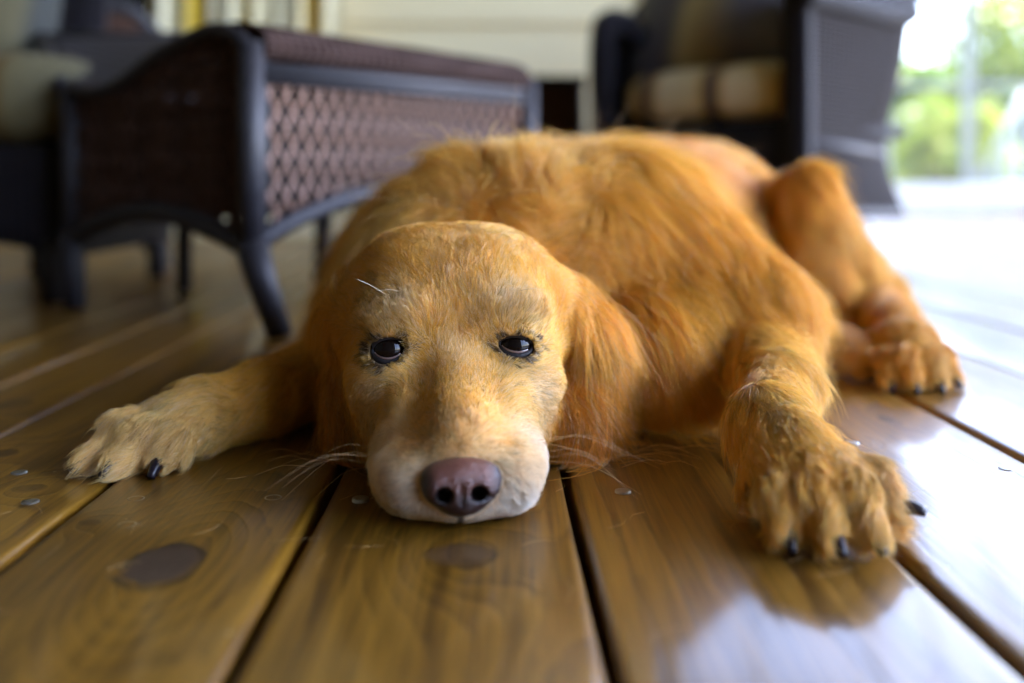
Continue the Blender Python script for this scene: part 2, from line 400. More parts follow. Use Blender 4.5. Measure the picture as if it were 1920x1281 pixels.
M_rail = plain('greyed_white_rail', (.30,.33,.38), .6)  # white rail greyed so it does not blow out in the sun
def stair_rail():
    th = thing('stair_railing','white wooden stair railing sloping up beyond the screen at far right','railing')
    Y = 6.9
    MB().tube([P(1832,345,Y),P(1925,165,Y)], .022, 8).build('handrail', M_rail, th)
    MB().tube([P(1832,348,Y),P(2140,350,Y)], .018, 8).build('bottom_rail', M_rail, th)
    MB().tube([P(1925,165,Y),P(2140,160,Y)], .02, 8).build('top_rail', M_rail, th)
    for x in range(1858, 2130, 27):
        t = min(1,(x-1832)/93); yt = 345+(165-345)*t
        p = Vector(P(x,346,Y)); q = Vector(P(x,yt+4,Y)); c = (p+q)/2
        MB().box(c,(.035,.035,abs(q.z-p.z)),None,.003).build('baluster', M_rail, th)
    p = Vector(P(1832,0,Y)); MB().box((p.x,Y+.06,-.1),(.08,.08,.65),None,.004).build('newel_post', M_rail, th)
stair_rail()

# ------------------------------------------------------------------ wicker furniture
def wicker(name, c1, c2, sc_=1.0, rough=.45):
    t = NT(name); o = t.obj()
    w1 = t.n('ShaderNodeTexWave', wave_type='BANDS', bands_direction='Z', inp={'Vector': o, 'Scale': 55*sc_, 'Distortion': 1.5, 'Detail': 1.0, 'Detail Scale': 3.0}).outputs['Fac']
    w2 = t.n('ShaderNodeTexWave', wave_type='BANDS', bands_direction='DIAGONAL', inp={'Vector': t.mapv(o,(1,1,.02)), 'Scale': 38*sc_, 'Distortion': 1.0, 'Detail': 1.0}).outputs['Fac']
    m = t.math('MULTIPLY', t.math('ADD', .35, w1), t.math('ADD', .45, w2))
    c = t.mix(t.math('MULTIPLY', m, .7), c1, c2)
    c = t.mix(t.math('MULTIPLY', t.noise(o, 40, 4, .7), .5), c, tuple(x*.4 for x in c1))
    b = t.bsdf(Base_Color=c, Roughness=max(rough,.55), Normal=t.bump(m, .9, .004)); b.inputs['Specular IOR Level'].default_value = .18; return t.m
M_wb = wicker('brown_wicker', (.035,.016,.011), (.18,.095,.062))
M_wd = wicker('dark_wicker', (.010,.009,.012), (.035,.030,.036))
M_wg = wicker('grey_worn_wicker', (.05,.045,.048), (.12,.11,.115), .7, .5)
M_fr = plain('wicker_frame', (.015,.013,.016), .60, .4, 60, .2)
M_frl = plain('worn_grey_frame', (.026,.024,.028), .55, .4, 60, .2)
M_lat = plain('lattice_cane', (.26,.14,.092), .5, .45, 45, .2)

def striped(name, stops, scale, axis=(1,0,0), off=0.0):
    t = NT(name); o = t.obj()
    d = t.n('ShaderNodeVectorMath', operation='DOT_PRODUCT', inp={0: o, 1: axis}).outputs['Value']
    f = t.math('FRACT', t.math('ADD', t.math('MULTIPLY', d, scale), off))
    c = t.ramp(f, stops); c = t.mix(1.0, c, t.mix(t.noise(o, 300, 3), (.75,.75,.75), (1.1,1.1,1.1)), 'MULTIPLY')
    t.bsdf(Base_Color=c, Roughness=.85, Normal=t.bump(t.noise(o, 350, 3), .3)); return t.m

def lattice(pt, s0, s1, ztop, zbot, P_=.027, row=.022, wd=.0066, th=.003):
    """diagonal cane strips; pt(s,z,off) gives the 3-D point, ztop(s)/zbot(s) bound the panel"""
    mb = MB(); slope = row/(P_/2); zmin = min(zbot(s) for s in np.linspace(s0,s1,30)); zmax = max(ztop(s) for s in np.linspace(s0,s1,30))
    span = (zmax-zmin)/slope
    for sg in (-1, 1):
        k = math.floor((s0-span)/P_)
        while k*P_ < s1+span:
            b0 = k*P_; run = []
            N = int((zmax-zmin)/.0035)
            for i in range(N+1):
                z = zmin+(zmax-zmin)*i/N; s = b0+sg*(z-zmin)/slope
                ok = s0 <= s <= s1 and zbot(s) <= z <= ztop(s)
                if ok: run.append((s, z))
                if (not ok or i == N) and len(run) > 1:
                    hw = wd/2*math.sqrt(1+1/slope**2)
                    v = []; 
                    for (s, z) in run:
                        o = sg*.0016*math.sin(PI*(z-zmin)/row+ (PI/2 if sg>0 else -PI/2))
                        for ds, do in ((-hw,0),(0,th*.6),(hw,0),(0,-th*.4)): v.append(pt(s+ds, z, o+do))
                    f = []
                    for j in range(len(run)-1):
                        for q in range(4): f.append((j*4+q, j*4+(q+1)%4, (j+1)*4+(q+1)%4, (j+1)*4+q))
                    mb.add(v, f, True); run = []
                elif not ok: run = []
            k += 1
    return mb

def centre_chair():
    th = thing('wicker_armchair', 'dark wicker armchair with open diamond lattice end panel and rolled top, right behind the dog', 'armchair')
    N = np.array([-.325,1.24,0]); a = math.radians(52)
    e1 = np.array([math.cos(a),math.sin(a),0]); e2 = np.array([-math.sin(a),math.cos(a),0]); W1, W2 = .57, .433
    up = np.array([0,0,1.])
    prof = smooth_path([(0,.352),(.012,.372),(.055,.389),(.10,.389),(.2,.367),(.29,.336),(.364,.327),(.433,.338)], 40)
    zt = lambda v: float(np.interp(v, prof[:,0], prof[:,1]))
    pa = lambda s, z, o: tuple(N+e1*s-e2*o+up*z)               # lattice end
    pb = lambda v, z, o: tuple(N+e2*v-e1*o+up*z)               # dark side
    arch1 = lambda s: .108+.075*math.sin(PI*min(1,max(0,s/W1)))**.8
    arch2 = lambda v: .100+.042*math.sin(PI*min(1,max(0,v/W2)))
    lattice(pa, .018, W1-.018, lambda s: .328, lambda s: arch1(s)+.008).build('lattice_panel', M_lat, th)
    lattice(pb, .018, W2-.018, lambda v: zt(v)-.006, lambda v: arch2(v)+.02, wd=.0105).build('side_panel', M_wb, th)
    far = lambda v, z, o: tuple(N+e1*W1+e2*v+e1*o+up*z)
    G = [[far(v, arch2(v)+(zt(v)-.004-arch2(v))*u, 0) for u in np.linspace(0,1,4)] for v in np.linspace(.01,W2-.01,20)]
    MB().sheet(G, .008).build('side_panel', M_wb, th)
    back = lambda s, z: tuple(N+e2*W2+e1*s+up*z)
    MB().sheet([[back(s, .13+(.33-.13)*u) for u in np.linspace(0,1,4)] for s in np.linspace(.01,W1-.01,12)], .008).build('back_panel', M_wb, th)
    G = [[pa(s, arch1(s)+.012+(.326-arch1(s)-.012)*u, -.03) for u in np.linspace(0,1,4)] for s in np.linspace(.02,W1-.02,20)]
    MB().sheet(G, .004).build('shade_sheet', M_dark, th)  # dark sheet standing in for the shade inside the chair
    # frame tubes
    m = MB()
    m.tube([pa(0,.333,0), pa(W1*.5,.338,0), pa(W1,.342,0)], .0095)
    m.tube([pa(.014,.32,.004), pa(W1-.014,.328,.004)], .006)
    m.build('rail', M_frl, th)
    m = MB(); m.tube([pa(s, arch1(s), .0) for s in np.linspace(0,W1,24)], .013); m.build('rail', M_frl, th)
    m = MB(); m.tube([pb(v, arch2(v)+.008, .0) for v in np.linspace(0,W2,24)], .015); m.build('rail', M_fr, th)
    m = MB(); m.tube([pb(v, zt(v)-.004, .003) for v in np.linspace(0,W2,40)], .010); m.build('rail', M_fr, th)
    m = MB(); m.tube([far(v, zt(v)-.004, .003) for v in np.linspace(0,W2,40)], .010); m.build('rail', M_frl, th)
    # posts with legs
    def post(c, out, top, leglean, mat):
        c = np.array(c); out = np.array(out)
        m = MB(); m.tube([c+up*.10, c+up*top], .0155, 14)
        for k in (-1,1): m.tube([c+e1*.017*(k>0)*1.1+e2*.017*(k<0)*1.1+up*.11, c+e1*.017*(k>0)*1.1+e2*.017*(k<0)*1.1+up*(top-.01)], .0055, 8)
        m.build('post', mat, th)
        m = MB(); m.tube([c+up*.115, c+leglean*.35+up*.07, c+leglean*1.0+up*.001], [.021,.0185,.0155], 14); m.build('leg', mat, th)
    post(N, e1, .366, np.array([.042,-.022,0]), M_frl)
    post(N+e2*W2, e1, .335, np.array([.014,-.02,0]), M_fr)
    post(N+e1*W1, e1, .366, np.array([.02,.02,0]), M_frl)
    m = MB(); p = np.array([-.36,1.90,0]); m.tube([p+up*.17, p+up*.07, p+np.array([-.012,.03,.001])], [.019,.017,.014], 12); m.build('leg', M_fr, th)
    # woven top sheet rolling over the end, with ribs
    cs = smooth_path([(-.004,.346),(-.014,.358),(-.008,.376),(.02,.389),(.06,.394),(.10,.390),(.2,.369),(.29,.337),(.364,.329),(.433,.340)], 70)
    S = np.linspace(.012, W1-.012, 220); G = []
    for s in S:
        row = []
        for k, (v, z) in enumerate(cs):
            amp = .0028*abs(math.sin(PI*s/.0165 + (.9*k/6 if k < 24 else 0)))*(1 if v < .12 else .3)
            row.append(N+e1*s+e2*(v-amp*(1 if k < 12 else 0))+up*(z+amp+.012*math.sin(PI*s/W1)*0))
        G.append(row)
    MB().sheet(G, .004).build('rolled_top', wicker('braided_rim', (.030,.015,.012), (.12,.065,.050), .8, .7), th)
    # broad woven back, seen past the dark side
    A, B, C, D = np.array([-.668,1.515,.325]), np.array(P(88,72,1.9)), np.array(P(345,72,1.74)), np.array([-.39,1.37,.36])
    G = [[(A*(1-u)+D*u)*(1-t)+(B*(1-u)+C*u)*t + up*(-.02*math.sin(PI*u)*(1-t)) for u in np.linspace(0,1,16)] for t in np.linspace(0,1,10)]
    MB().sheet(G, .012).build('backrest', M_wg, th)
    MB().tube([A-np.array([.012,0,-.004]), (A+B)/2-np.array([.012,0,0]), B-np.array([.012,0,-.006])], .013).build('rail', M_fr, th)
    MB().tube([B+up*.002, (B+C)/2+up*.002, C+up*.002], .010).build('rail', M_frl, th)
    m = MB(); p = B+np.array([-.01,.01,0]); m.tube([p, p*[1,1,0]+up*.002], .015); m.build('post', M_fr, th)
    p = C; m = MB(); m.tube([p, p*[1,1,0]+up*.002], .014); m.build('post', M_fr, th)
centre_chair()

def far_chair():
    th = thing('wicker_armchair', 'dark brown wicker armchair with an arched arm, farthest back at left below the window', 'armchair')
    Y = 2.25
    top = smooth_path([P(35,60,2.1), P(80,40,2.13), P(140,24,2.17), P(200,14,2.2), P(240,18,2.22), P(268,42,2.24), P(300,74,2.26)], 30)
    G = [[tuple(p*(1-t)+np.array([p[0], p[1], .15])*t) for t in np.linspace(0,1,8)] for p in top]
    MB().sheet(G, .014).build('arm_panel', M_wb, th)
    MB().tube(top, .017).build('rail', M_fr, th)
    # apron, its lighting put in as paler cane colour, and curved leg
    G = []
    for x in np.linspace(225, 315, 12):
        u = (x-225)/90
        G.append([P(x, 405, Y), P(x, 447+45*u**2.2, Y)])
    MB().sheet(G, .012).build('apron', M_lat, th)
    MB().tube(smooth_path([P(225,446,Y),P(262,450,Y),P(290,470,Y),P(303,492,Y),P(309,500,Y)],16), [.014]*10+[.016]*6).build('rail', M_fr, th)
    MB().tube([P(296,420,Y+.01),P(303,480,Y),P(310,506,2.2)], [.02,.018,.015]).build('leg', M_fr, th)
    MB().tube([P(75,420,2.12),P(70,515,2.08)], [.02,.015]).build('leg', M_fr, th)
    c0 = np.array(P(300,74,2.26)); MB().tube([c0, c0*[1,1,0]+[0,.03,.14]], .017).build('post', M_fr, th)
    # back legs and seat block
    MB().box((-1.02,2.62,.33),(.5,.62,.14),None,.03).build('seat', M_wd, th)
    for x, y in ((-.78,2.86),(-1.24,2.86)): MB().tube([(x,y,.28),(x,y,.002)], [.02,.015]).build('leg', M_fr, th)
    G = [[(x, 2.93+.05*(z-.3), z) for z in np.linspace(.3,.46,6)] for x in np.linspace(-1.26,-.80,10)]
    MB().sheet(G, .02).build('backrest', M_wb, th)
far_chair()

def pillow(name, c, d, R, mat, parent=None, n=22, e=.42, sag=0, puff=0, **kw):
    """soft box cushion with a piped seam"""
    mb = MB(); v = []; f = []
    for i in range(n+1):
        ph = -PI/2+PI*i/n
        for j in range(2*n):
            th_ = 2*PI*j/(2*n)
            sg = lambda q, p: math.copysign(abs(q)**p, q)
            x = sg(math.cos(ph),e)*sg(math.cos(th_),e*.75); y = sg(math.cos(ph),e)*sg(math.sin(th_),e*.75); z = sg(math.sin(ph), e*1.5)
            z *= 1+puff*(1-x*x)*(1-y*y)
            q = R @ Vector((x*d[0]/2, y*d[1]/2, z*d[2]/2)); v.append((q.x+c[0],q.y+c[1],q.z+c[2]))
    for i in range(n):
        for j in range(2*n):
            j2 = (j+1)%(2*n); f.append((i*2*n+j, i*2*n+j2, (i+1)*2*n+j2, (i+1)*2*n+j))
    o = mb.add(v,f).build(name, mat, parent, **kw)
    return o
def near_left_chair():
    th = thing('wicker_armchair', 'dark wicker seat at the left edge holding a thick olive striped cushion', 'armchair')
    a = math.radians(6); R = Matrix.Rotation(a, 4, 'Z').to_3x3()
    q = [P(118,268,1.56), P(112,515,1.56)]
    cx, cy = -.985, 1.78
    G = []
    for s in np.linspace(0,1,14):   # front panel with arched lower edge
        x = -1.28+.585*s; y = 1.545+.02*s; zb = .045+.03*s+.05*math.sin(PI*s)**1.0
        G.append([(x,y,zb+(.245-zb)*t) for t in np.linspace(0,1,5)])
    MB().sheet(G, .014).build('front_panel', M_wd, th)
    G = [[(-.695+.0*t,1.565+.45*t,.075+(.255-.075)*u) for u in np.linspace(0,1,4)] for t in np.linspace(0,1,6)]
    MB().sheet(G, .014).build('side_panel', M_wd, th)
    MB().box((-.985,1.79,.235),(.56,.44,.03),None,.008).build('seat', M_wd, th)
    for x, y in ((-.722,1.575),(-1.26,1.56),(-.71,2.0),(-1.26,2.0)): MB().tube([(x,y,.10),(x-.002,y-.004,.002)], [.023,.017], 12).build('leg', M_fr, th)
    MB().sheet([[(x, 2.03+.12*t, .24+.45*t) for t in np.linspace(0,1,6)] for x in np.linspace(-1.27,-.86,8)], .02).build('backrest', M_wd, th)
    cm = striped('olive_striped_canvas', [(0,(.13,.11,.05)),(.30,(.11,.095,.045)),(.42,(.025,.027,.022)),(.56,(.025,.027,.022)),(.68,(.125,.105,.045)),(.80,(.09,.05,.004)),(.86,(.135,.11,.045)),(1,(.13,.11,.05))], 4.6, (1,.05,0), .12)
    c1 = pillow('seat_cushion', (-.965,1.76,.325), (.585,.47,.155), R, cm, puff=.12)
    c1['label'] = 'thick olive striped seat cushion at the left edge, on the dark wicker seat'; c1['category'] = 'cushion'
    R2 = Matrix.Rotation(math.radians(70), 4, 'X').to_3x3()
    c2 = pillow('back_cushion', (-1.09,1.93,.54), (.40,.36,.15), Matrix.Rotation(a,4,'Z').to_3x3() @ R2, cm, puff=.25)
    c2['label'] = 'pale olive back cushion at the top left corner, standing on the thick seat cushion'; c2['category'] = 'cushion'
near_left_chair()

def right_chair():
    th = thing('wicker_lounge_chair', 'large dark wicker lounge chair with flared side panel, on the right by the screen', 'lounge chair')
    A = np.array([.625,2.12,0]); B = np.array([.228,2.52,0]); e = (B-A)/np.linalg.norm(B-A); W = np.linalg.norm(B-A); o = np.array([-e[1]*-1, -e[0]*1, 0])
    o = np.array([e[1], -e[0], 0]);  # outward to camera side?
    if o[1] > 0: o = -o
    d = -o                                                # depth direction, away from the front
    # side panel: front edge at A, rear edge shaped as in the photo
    Yr = 2.44
    rear = [P(1700,30,Yr),P(1688,100,Yr),P(1668,190,Yr),P(1650,262,Yr),P(1656,310,Yr),P(1672,360,Yr),P(1690,402,Yr)]
    fr = [P(1505,-6,2.12),P(1503,80,2.12),P(1500,170,2.12),P(1497,240,2.12),P(1497,290,2.12),P(1495,345,2.12),P(1490,398,2.12)]
    rear = smooth_path(rear, 30); fr = smooth_path(fr, 30)
    sp = wicker('grey_brown_weave', (.006,.004,.004), (.030,.020,.017), .55, .8)
    MB().sheet([[fr[i]*(1-t)+rear[i]*t for t in np.linspace(0,1,10)] for i in range(30)], .02).build('side_panel', sp, th)
    MB().tube([fr[17]+o*.0-np.array([0,.004,0]), (fr[17]*.5+rear[17]*.5)-np.array([-.004,.012,0]), rear[17]], .012).build('rail', M_fr, th)
    MB().tube([fr[-1], (fr[-1]+rear[-1])/2, rear[-1]], .013).build('rail', M_fr, th)
    MB().tube(list(rear), .012).build('rail', M_fr, th)
    # front posts
    def bar(pts, w_, name='post', mat=M_wd): MB().tube(pts, w_, 10).build(name, mat, th)
    MB().sheet([[tuple(np.array([A[0],A[1],z])+e*s) for z in np.linspace(.10,.66,8)] for s in np.linspace(-.012,.048,3)], .03).build('post', M_wd, th)
    pb = B-e*.0
    MB().tube(smooth_path([B+[0,0,.02],B+[0,0,.3],B+[.0,0,.55],B+[.02,.02,.60],B+[.06,.05,.60],B+[.12,.10,.56]],20), .032, 12).build('post', M_wd, th)
    # rolled arm on top of the side panel
    arm = smooth_path([P(1505,-14,2.10),P(1560,0,2.2),P(1640,22,2.34),P(1700,26,2.45),P(1722,22,2.48)], 24)
    MB().tube(arm, list(np.concatenate([np.linspace(.03,.034,18), np.linspace(.033,.014,6)])), 14).build('arm_roll', M_wd, th)
    arm2 = arm+np.array([.02,.05,.055]); MB().tube(arm2, .03, 12).build('arm_roll', M_wd, th)
    # apron below the cushion and seat
    q = [A+e*.03, B]
    MB().sheet([[tuple(q[0]*(1-t)+q[1]*t+np.array([0,0,z])+d*.01) for z in np.linspace(.105,.325,4)] for t in np.linspace(0,1,8)], .03).build('front_apron', M_wd, th)
    cc = (A+B)/2+d*.28; R = Matrix.Rotation(math.atan2(e[1],e[0]), 4, 'Z').to_3x3()
    MB().box((cc[0],cc[1],.315),(W-.03,.52,.03),R,.006).build('seat', M_wd, th)
    E1 = np.array([.34,2.80,0]); E2 = np.array([.935,2.49,0])
    MB().sheet([[tuple(E1*(1-t_)+E2*t_+np.array([0,0,.12+(.50+.25*math.sin(PI*min(1,t_*1.6+.12)/2)-.0)*z])) for z in np.linspace(0,1,6)] for t_ in np.linspace(0,1,14)], .035).build('backrest', M_wd, th)
    MB().sheet([[tuple(B*(1-t_)+E1*t_+np.array([0,0,z])) for z in np.linspace(.11,.575,5)] for t_ in np.linspace(0,1,6)], .03).build('side_panel', M_wd, th)
    # pedestal base
    MB().tube([(cc[0],cc[1],.30),(cc[0],cc[1],.05)], .05, 16).build('pedestal', M_fr, th)
    MB().tube([(cc[0],cc[1],.045),(cc[0],cc[1],.004)], [.2,.235], 32).build('base', M_fr, th)
    sm = striped('cream_brown_stripes', [(0,(.80,.68,.42)),(.22,(.85,.74,.50)),(.33,(.62,.38,.09)),(.40,(.10,.075,.08)),(.52,(.10,.08,.085)),(.60,(.62,.40,.10)),(.70,(.78,.66,.38)),(1,(.80,.68,.42))], 5.3, tuple(e), .50)
    pc = (A+B)/2+d*.26+e*.01
    c = pillow('seat_cushion', (pc[0],pc[1],.398), (W-.075,.50,.145), R, sm, puff=.1)
    c['label'] = 'cream and brown striped seat cushion on the large lounge chair at right'; c['category'] = 'cushion'
    sm2 = striped('dark_striped_canvas', [(0,(.10,.10,.12)),(.25,(.19,.19,.21)),(.5,(.13,.13,.16)),(.7,(.34,.25,.10)),(.8,(.46,.36,.15)),(.9,(.11,.10,.10)),(1,(.10,.10,.12))], 1.9, tuple(e), .02)
    bc = np.array(P(1345,32,2.56))
    R2 = R @ Matrix.Rotation(math.radians(9), 4, 'Y').to_3x3() @ Matrix.Rotation(math.radians(-62), 4, 'X').to_3x3()
    c = pillow('back_cushion', (bc[0],bc[1],bc[2]), (.50,.36,.15), R2, sm2, puff=.25)
    c['label'] = 'dark grey and tan back cushion leaning in the lounge chair at right'; c['category'] = 'cushion'
right_chair()

def basket():
    th = thing('wicker_basket', 'small dark wicker planter box between the two chairs, before the cream siding', 'planter')
    Y = 2.75; x0, x1 = P(1000,0,Y)[0], P(1097,0,Y)[0]; zt = P(0,142,Y)[2]
    c = ((x0+x1)/2, Y+.1, zt/2+.01)
    MB().box(c, (x1-x0,.2,zt-.03), None, .012).build('box', M_wb, th)
    MB().tube([(x0,Y-.004,zt-.012),(x1,Y-.004,zt-.012)], .012).build('rim', M_fr, th)
    for x in (x0+.02,x1-.02):
        for y in (Y+.02,Y+.18): MB().tube([(x,y,.04),(x,y,.001)], .012).build('leg', M_fr, th)
basket()

def white_tray():
    Y = 3.62; x0, x1 = P(1552,0,Y)[0], P(1642,0,Y)[0]
    th = thing('footstool', 'low white painted footstool on the floor under the lounge chair at right', 'footstool')
    c = (x0+x1)/2
    MB().box((c,Y+.1,.092),(x1-x0,.2,.05),None,.018).build('top', M_trim, th)
    for sx in (-1,1):
        for sy in (0,1): MB().box((c+sx*(x1-x0)*.40,Y+.03+.14*sy,.034),(.022,.03,.066),None,.003).build('leg', M_trim, th)
white_tray()

def curtain():
    cm = striped('cream_curtain_with_gold_stripes', [(0,(.86,.80,.55)),(.30,(.88,.82,.58)),(.38,(.75,.52,.05)),(.47,(.70,.48,.03)),(.52,(.45,.38,.2)),(.6,(.86,.80,.56)),(.80,(.84,.78,.52)),(.86,(.78,.60,.10)),(.92,(.85,.74,.42)),(1,(.86,.80,.55))], 2.6, (1,0,0), .1)
    Y = 3.25; x0, x1 = P(278,0,Y)[0], P(640,0,Y)[0]
    G = []
    for i in range(130):
        u = i/129; x = x0+(x1-x0)*u
        G.append([(x+.006*math.sin(9*z), Y+.032*math.sin(2*PI*u*8.5+.4*math.sin(3*u*6)+.2*z)*(1+.3*math.sin(17*u)), z) for z in np.linspace(.16,2.3,10)])
    o = MB().sheet(G, .003).build('curtain', cm)
    o['label'] = 'cream curtain with golden stripes hanging behind the central wicker armchair'; o['category'] = 'curtain'
curtain()
def house_window():
    th = thing('house_window', 'dark house window in a thin grey frame at the top left, partly behind the curtain', 'window')
    Y = 3.37; x0, x1 = -1.62, -1.02; z0 = .42
    MB().box(((x0+x1)/2,Y,(z0+2.2)/2),(x1-x0,.014,2.2-z0)).build('glass', M_glass, th)
    m = MB()
    for x in (x0,x1): m.box((x,Y-.012,(z0+2.2)/2),(.05,.05,2.2-z0+.05),None,.004)
    for z in (z0,2.2): m.box(((x0+x1)/2,Y-.012,z),(x1-x0-.052,.05,.05),None,.004)
    m.build('frame', M_trim, th)
    MB().box((P(73,0,3.34)[0],Y-.018,(z0+2.2)/2),(.026,.03,2.2-z0-.055),None,.003).build('frame', M_trim, th)
house_window()

# ------------------------------------------------------------------ the dog
T0 = time.time()
# head frame: x to the picture's right, f towards the camera, z up; origin between the eyes
HO = np.array([-.037,.640,.086]); PSI = math.radians(4); ROLL = math.radians(-1.6)
HR = np.array([math.cos(PSI), math.sin(PSI), 0]); HF = np.array([math.sin(PSI), -math.cos(PSI), 0]); HU = np.array([0,0,1.])
HR, HU = HR*math.cos(ROLL)-HU*math.sin(ROLL), HU*math.cos(ROLL)+HR*math.sin(ROLL)
def hl(x, f, z): return HO+HR*x+HF*f+HU*z
def to_local(p): q = p-HO; return np.stack([q@HR, q@HF, q@HU], -1)
HM = np.stack([HR, HF, HU], 1)           # local axes as columns

PR = []     # primitives: dict(kind, ..., k smooth, flow dir, len, lift, dens, col, reg)
def ell(c, r, k=.012, axes=None, **g):
    PR.append(dict(t='e', c=np.array(c,float), r=np.array(r,float), A=np.eye(3) if axes is None else np.array(axes), k=k, g=g))
def cone(a, b, ra, rb, k=.012, sz=1.0, **g):
    a = np.array(a,float); b = np.array(b,float)
    g.setdefault('flow', (b-a)/np.linalg.norm(b-a))
    PR.append(dict(t='c', a=a, b=b, ra=ra, rb=rb, k=k, g=g))
def sdf1(p, q):
    if p['t'] == 'e':
        l = (q-p['c']) @ p['A']; r = p['r']
        k0 = np.linalg.norm(l/r, axis=-1); k1 = np.linalg.norm(l/(r*r), axis=-1)+1e-9
        return k0*(k0-1)/k1
    a, b = p['a'], p['b']; ab = b-a; t = np.clip(((q-a)@ab)/(ab@ab), 0, 1)
    return np.linalg.norm(q-a-t[...,None]*ab, axis=-1)-(p['ra']+(p['rb']-p['ra'])*t)
def axes_along(d, up=(0,0,1)):
    y = np.array(d,float); y /= np.linalg.norm(y); x = np.cross(y, up); x /= np.linalg.norm(x); z = np.cross(x, y)
    return np.stack([x,y,z],1)
# colours (linear) and fur kinds
GOLD=(.90,.52,.070); LGOLD=(.94,.62,.14); DGOLD=(.76,.37,.038); CREAM=(.95,.70,.34); RUST=(.50,.20,.024); WHITE=(.93,.88,.80)
bd = np.array([.30,1.0,-.05]); bd /= np.linalg.norm(bd)      # body axis, nose to tail
hb = -HF
# --- head
g = dict(reg=0)
ell(hl(0,-.066,.006), (.069,.083,.068), .015, HM, flow=hb*1+HU*.5, len=.013, lift=.22, col=GOLD, **g)
ell(hl(0,-.022,.020), (.044,.033,.036), .016, HM, flow=hb*.55+HU*.9, len=.010, lift=.25, col=LGOLD, **g)
for s in (-1,1):
    ell(hl(s*.030,-.060,.020), (.042,.060,.049), .02, HM, flow=hb*1+HU*.4+HR*s*.25, len=.013, lift=.22, col=GOLD, **g)
    ell(hl(s*.036,.000,.0205), (.023,.019,.0135), .022, HM, flow=HR*s*.55+HU*.7+hb*.7, len=.009, lift=.20, col=LGOLD, **g)
    ell(hl(s*.0250,.063,-.0615), (.0250,.038,.0235), .007, HM, flow=HR*s*.75+hb*.75-HU*.35, len=.0092, lift=.34, col=LGOLD, **g)
    ell(hl(s*.030,.014,-.048), (.020,.042,.032), .015, HM, flow=HR*s*.35+hb*.8-HU*.65, len=.0095, lift=.25, col=LGOLD, **g)
    ell(hl(s*.043,-.035,-.040), (.025,.045,.042), .02, HM, flow=HR*s*.3+hb*.6-HU*.9, len=.015, lift=.28, col=GOLD, **g)
    ell(hl(s*.040,-.007,-.019), (.026,.029,.024), .018, HM, flow=HR*s*.8+hb*.6-HU*.5, len=.009, lift=.25, col=LGOLD, **g)
cone(hl(0,-.006,-.019), hl(0,.080,-.0455), .0262, .0200, .014, flow=hb*.9+HU*.45, len=.0065, lift=.30, col=GOLD, **g)
ell(hl(0,.040,-.070), (.040,.056,.0165), .012, HM, flow=hb*.6-HU*.5, len=.006, lift=.3, col=WHITE, **g)
ell(hl(0,.088,-.066), (.024,.017,.017), .008, HM, flow=-HU*1.0+hb*.1, len=.0045, lift=.45, col=WHITE, **g)
# --- ears
g = dict(reg=1)
ell((-.100,.722,.096), (.030,.044,.026), .030, flow=(-.55,-.1,-.9), len=.030, lift=.16, col=GOLD, **g)
ell((-.110,.714,.070), (.018,.036,.038), .014, flow=(-.22,-.15,-1), len=.036, lift=.16, col=DGOLD, **g)  # dark ear coat, deepened to paint in shadow beside the skull
ell((-.107,.703,.036), (.018,.030,.034), .012, flow=(-.10,-.2,-1), len=.036, lift=.16, col=RUST, **g)
ell((-.090,.694,.024), (.016,.026,.026), .012, flow=(.05,-.25,-1), len=.030, lift=.16, col=RUST, **g)
ell((.034,.732,.090), (.028,.044,.026), .030, flow=(.75,-.1,-.7), len=.030, lift=.18, col=GOLD, **g)
ell((.014,.724,.098), (.026,.045,.024), .03, flow=(.7,.1,-.6), len=.022, lift=.15, col=GOLD, **g)
ell((-.083,.716,.101), (.026,.045,.022), .03, flow=(-.7,.1,-.6), len=.022, lift=.15, col=GOLD, **g)
ell((.051,.724,.070), (.022,.036,.034), .014, flow=(.42,-.15,-1), len=.040, lift=.22, col=DGOLD, **g)  # darker gold, shadow between ear and head put into the coat
ell((.050,.712,.040), (.020,.030,.036), .012, flow=(.12,-.2,-1), len=.038, lift=.16, col=DGOLD, **g)
ell((.036,.700,.028), (.018,.026,.028), .012, flow=(0,-.25,-1), len=.034, lift=.14, col=RUST, **g)
# --- neck, ruff, trunk
g = dict(reg=2)
cone(hl(0,-.10,-.022), (-.02,.84,.095), .052, .070, .016, flow=hb+np.array([0,0,-.3]), len=.03, lift=.25, col=DGOLD, **g)
ell((-.016,.852,.108), (.112,.052,.100), .014, flow=(0,.8,-.2), len=.040, lift=.62, col=LGOLD, **g)
ell((.035,.925,.108), (.142,.125,.114), .03, flow=bd+np.array([.1,0,-.35]), len=.040, lift=.26, col=GOLD, **g)
ell((-.062,.90,.080), (.064,.08,.072), .03, flow=(-.4,.3,-.8), len=.04, lift=.5, col=GOLD, **g)
ell((.095,1.07,.108), (.150,.20,.122), .03, axes_along(bd), flow=bd+np.array([0.15,0,-.4]), len=.046, lift=.20, col=GOLD, **g)
ell((.18,1.24,.112), (.140,.19,.130), .03, axes_along(bd), flow=bd+np.array([0.12,0,-.4]), len=.036, lift=.18, col=(.90,.49,.12), **g)
ell((.245,1.375,.120), (.135,.13,.130), .03, axes_along(bd), flow=bd+np.array([0.1,0,-.5]), len=.026, lift=.16, col=GOLD, **g)
ell((.02,.84,.055), (.10,.08,.052), .03, flow=(.25,-.2,-1), len=.05, lift=.2, col=GOLD, **g)      # bib
ell((.118,.815,.062), (.055,.05,.052), .025, flow=(.15,-.25,-1), len=.052, lift=.2, col=GOLD, **g)
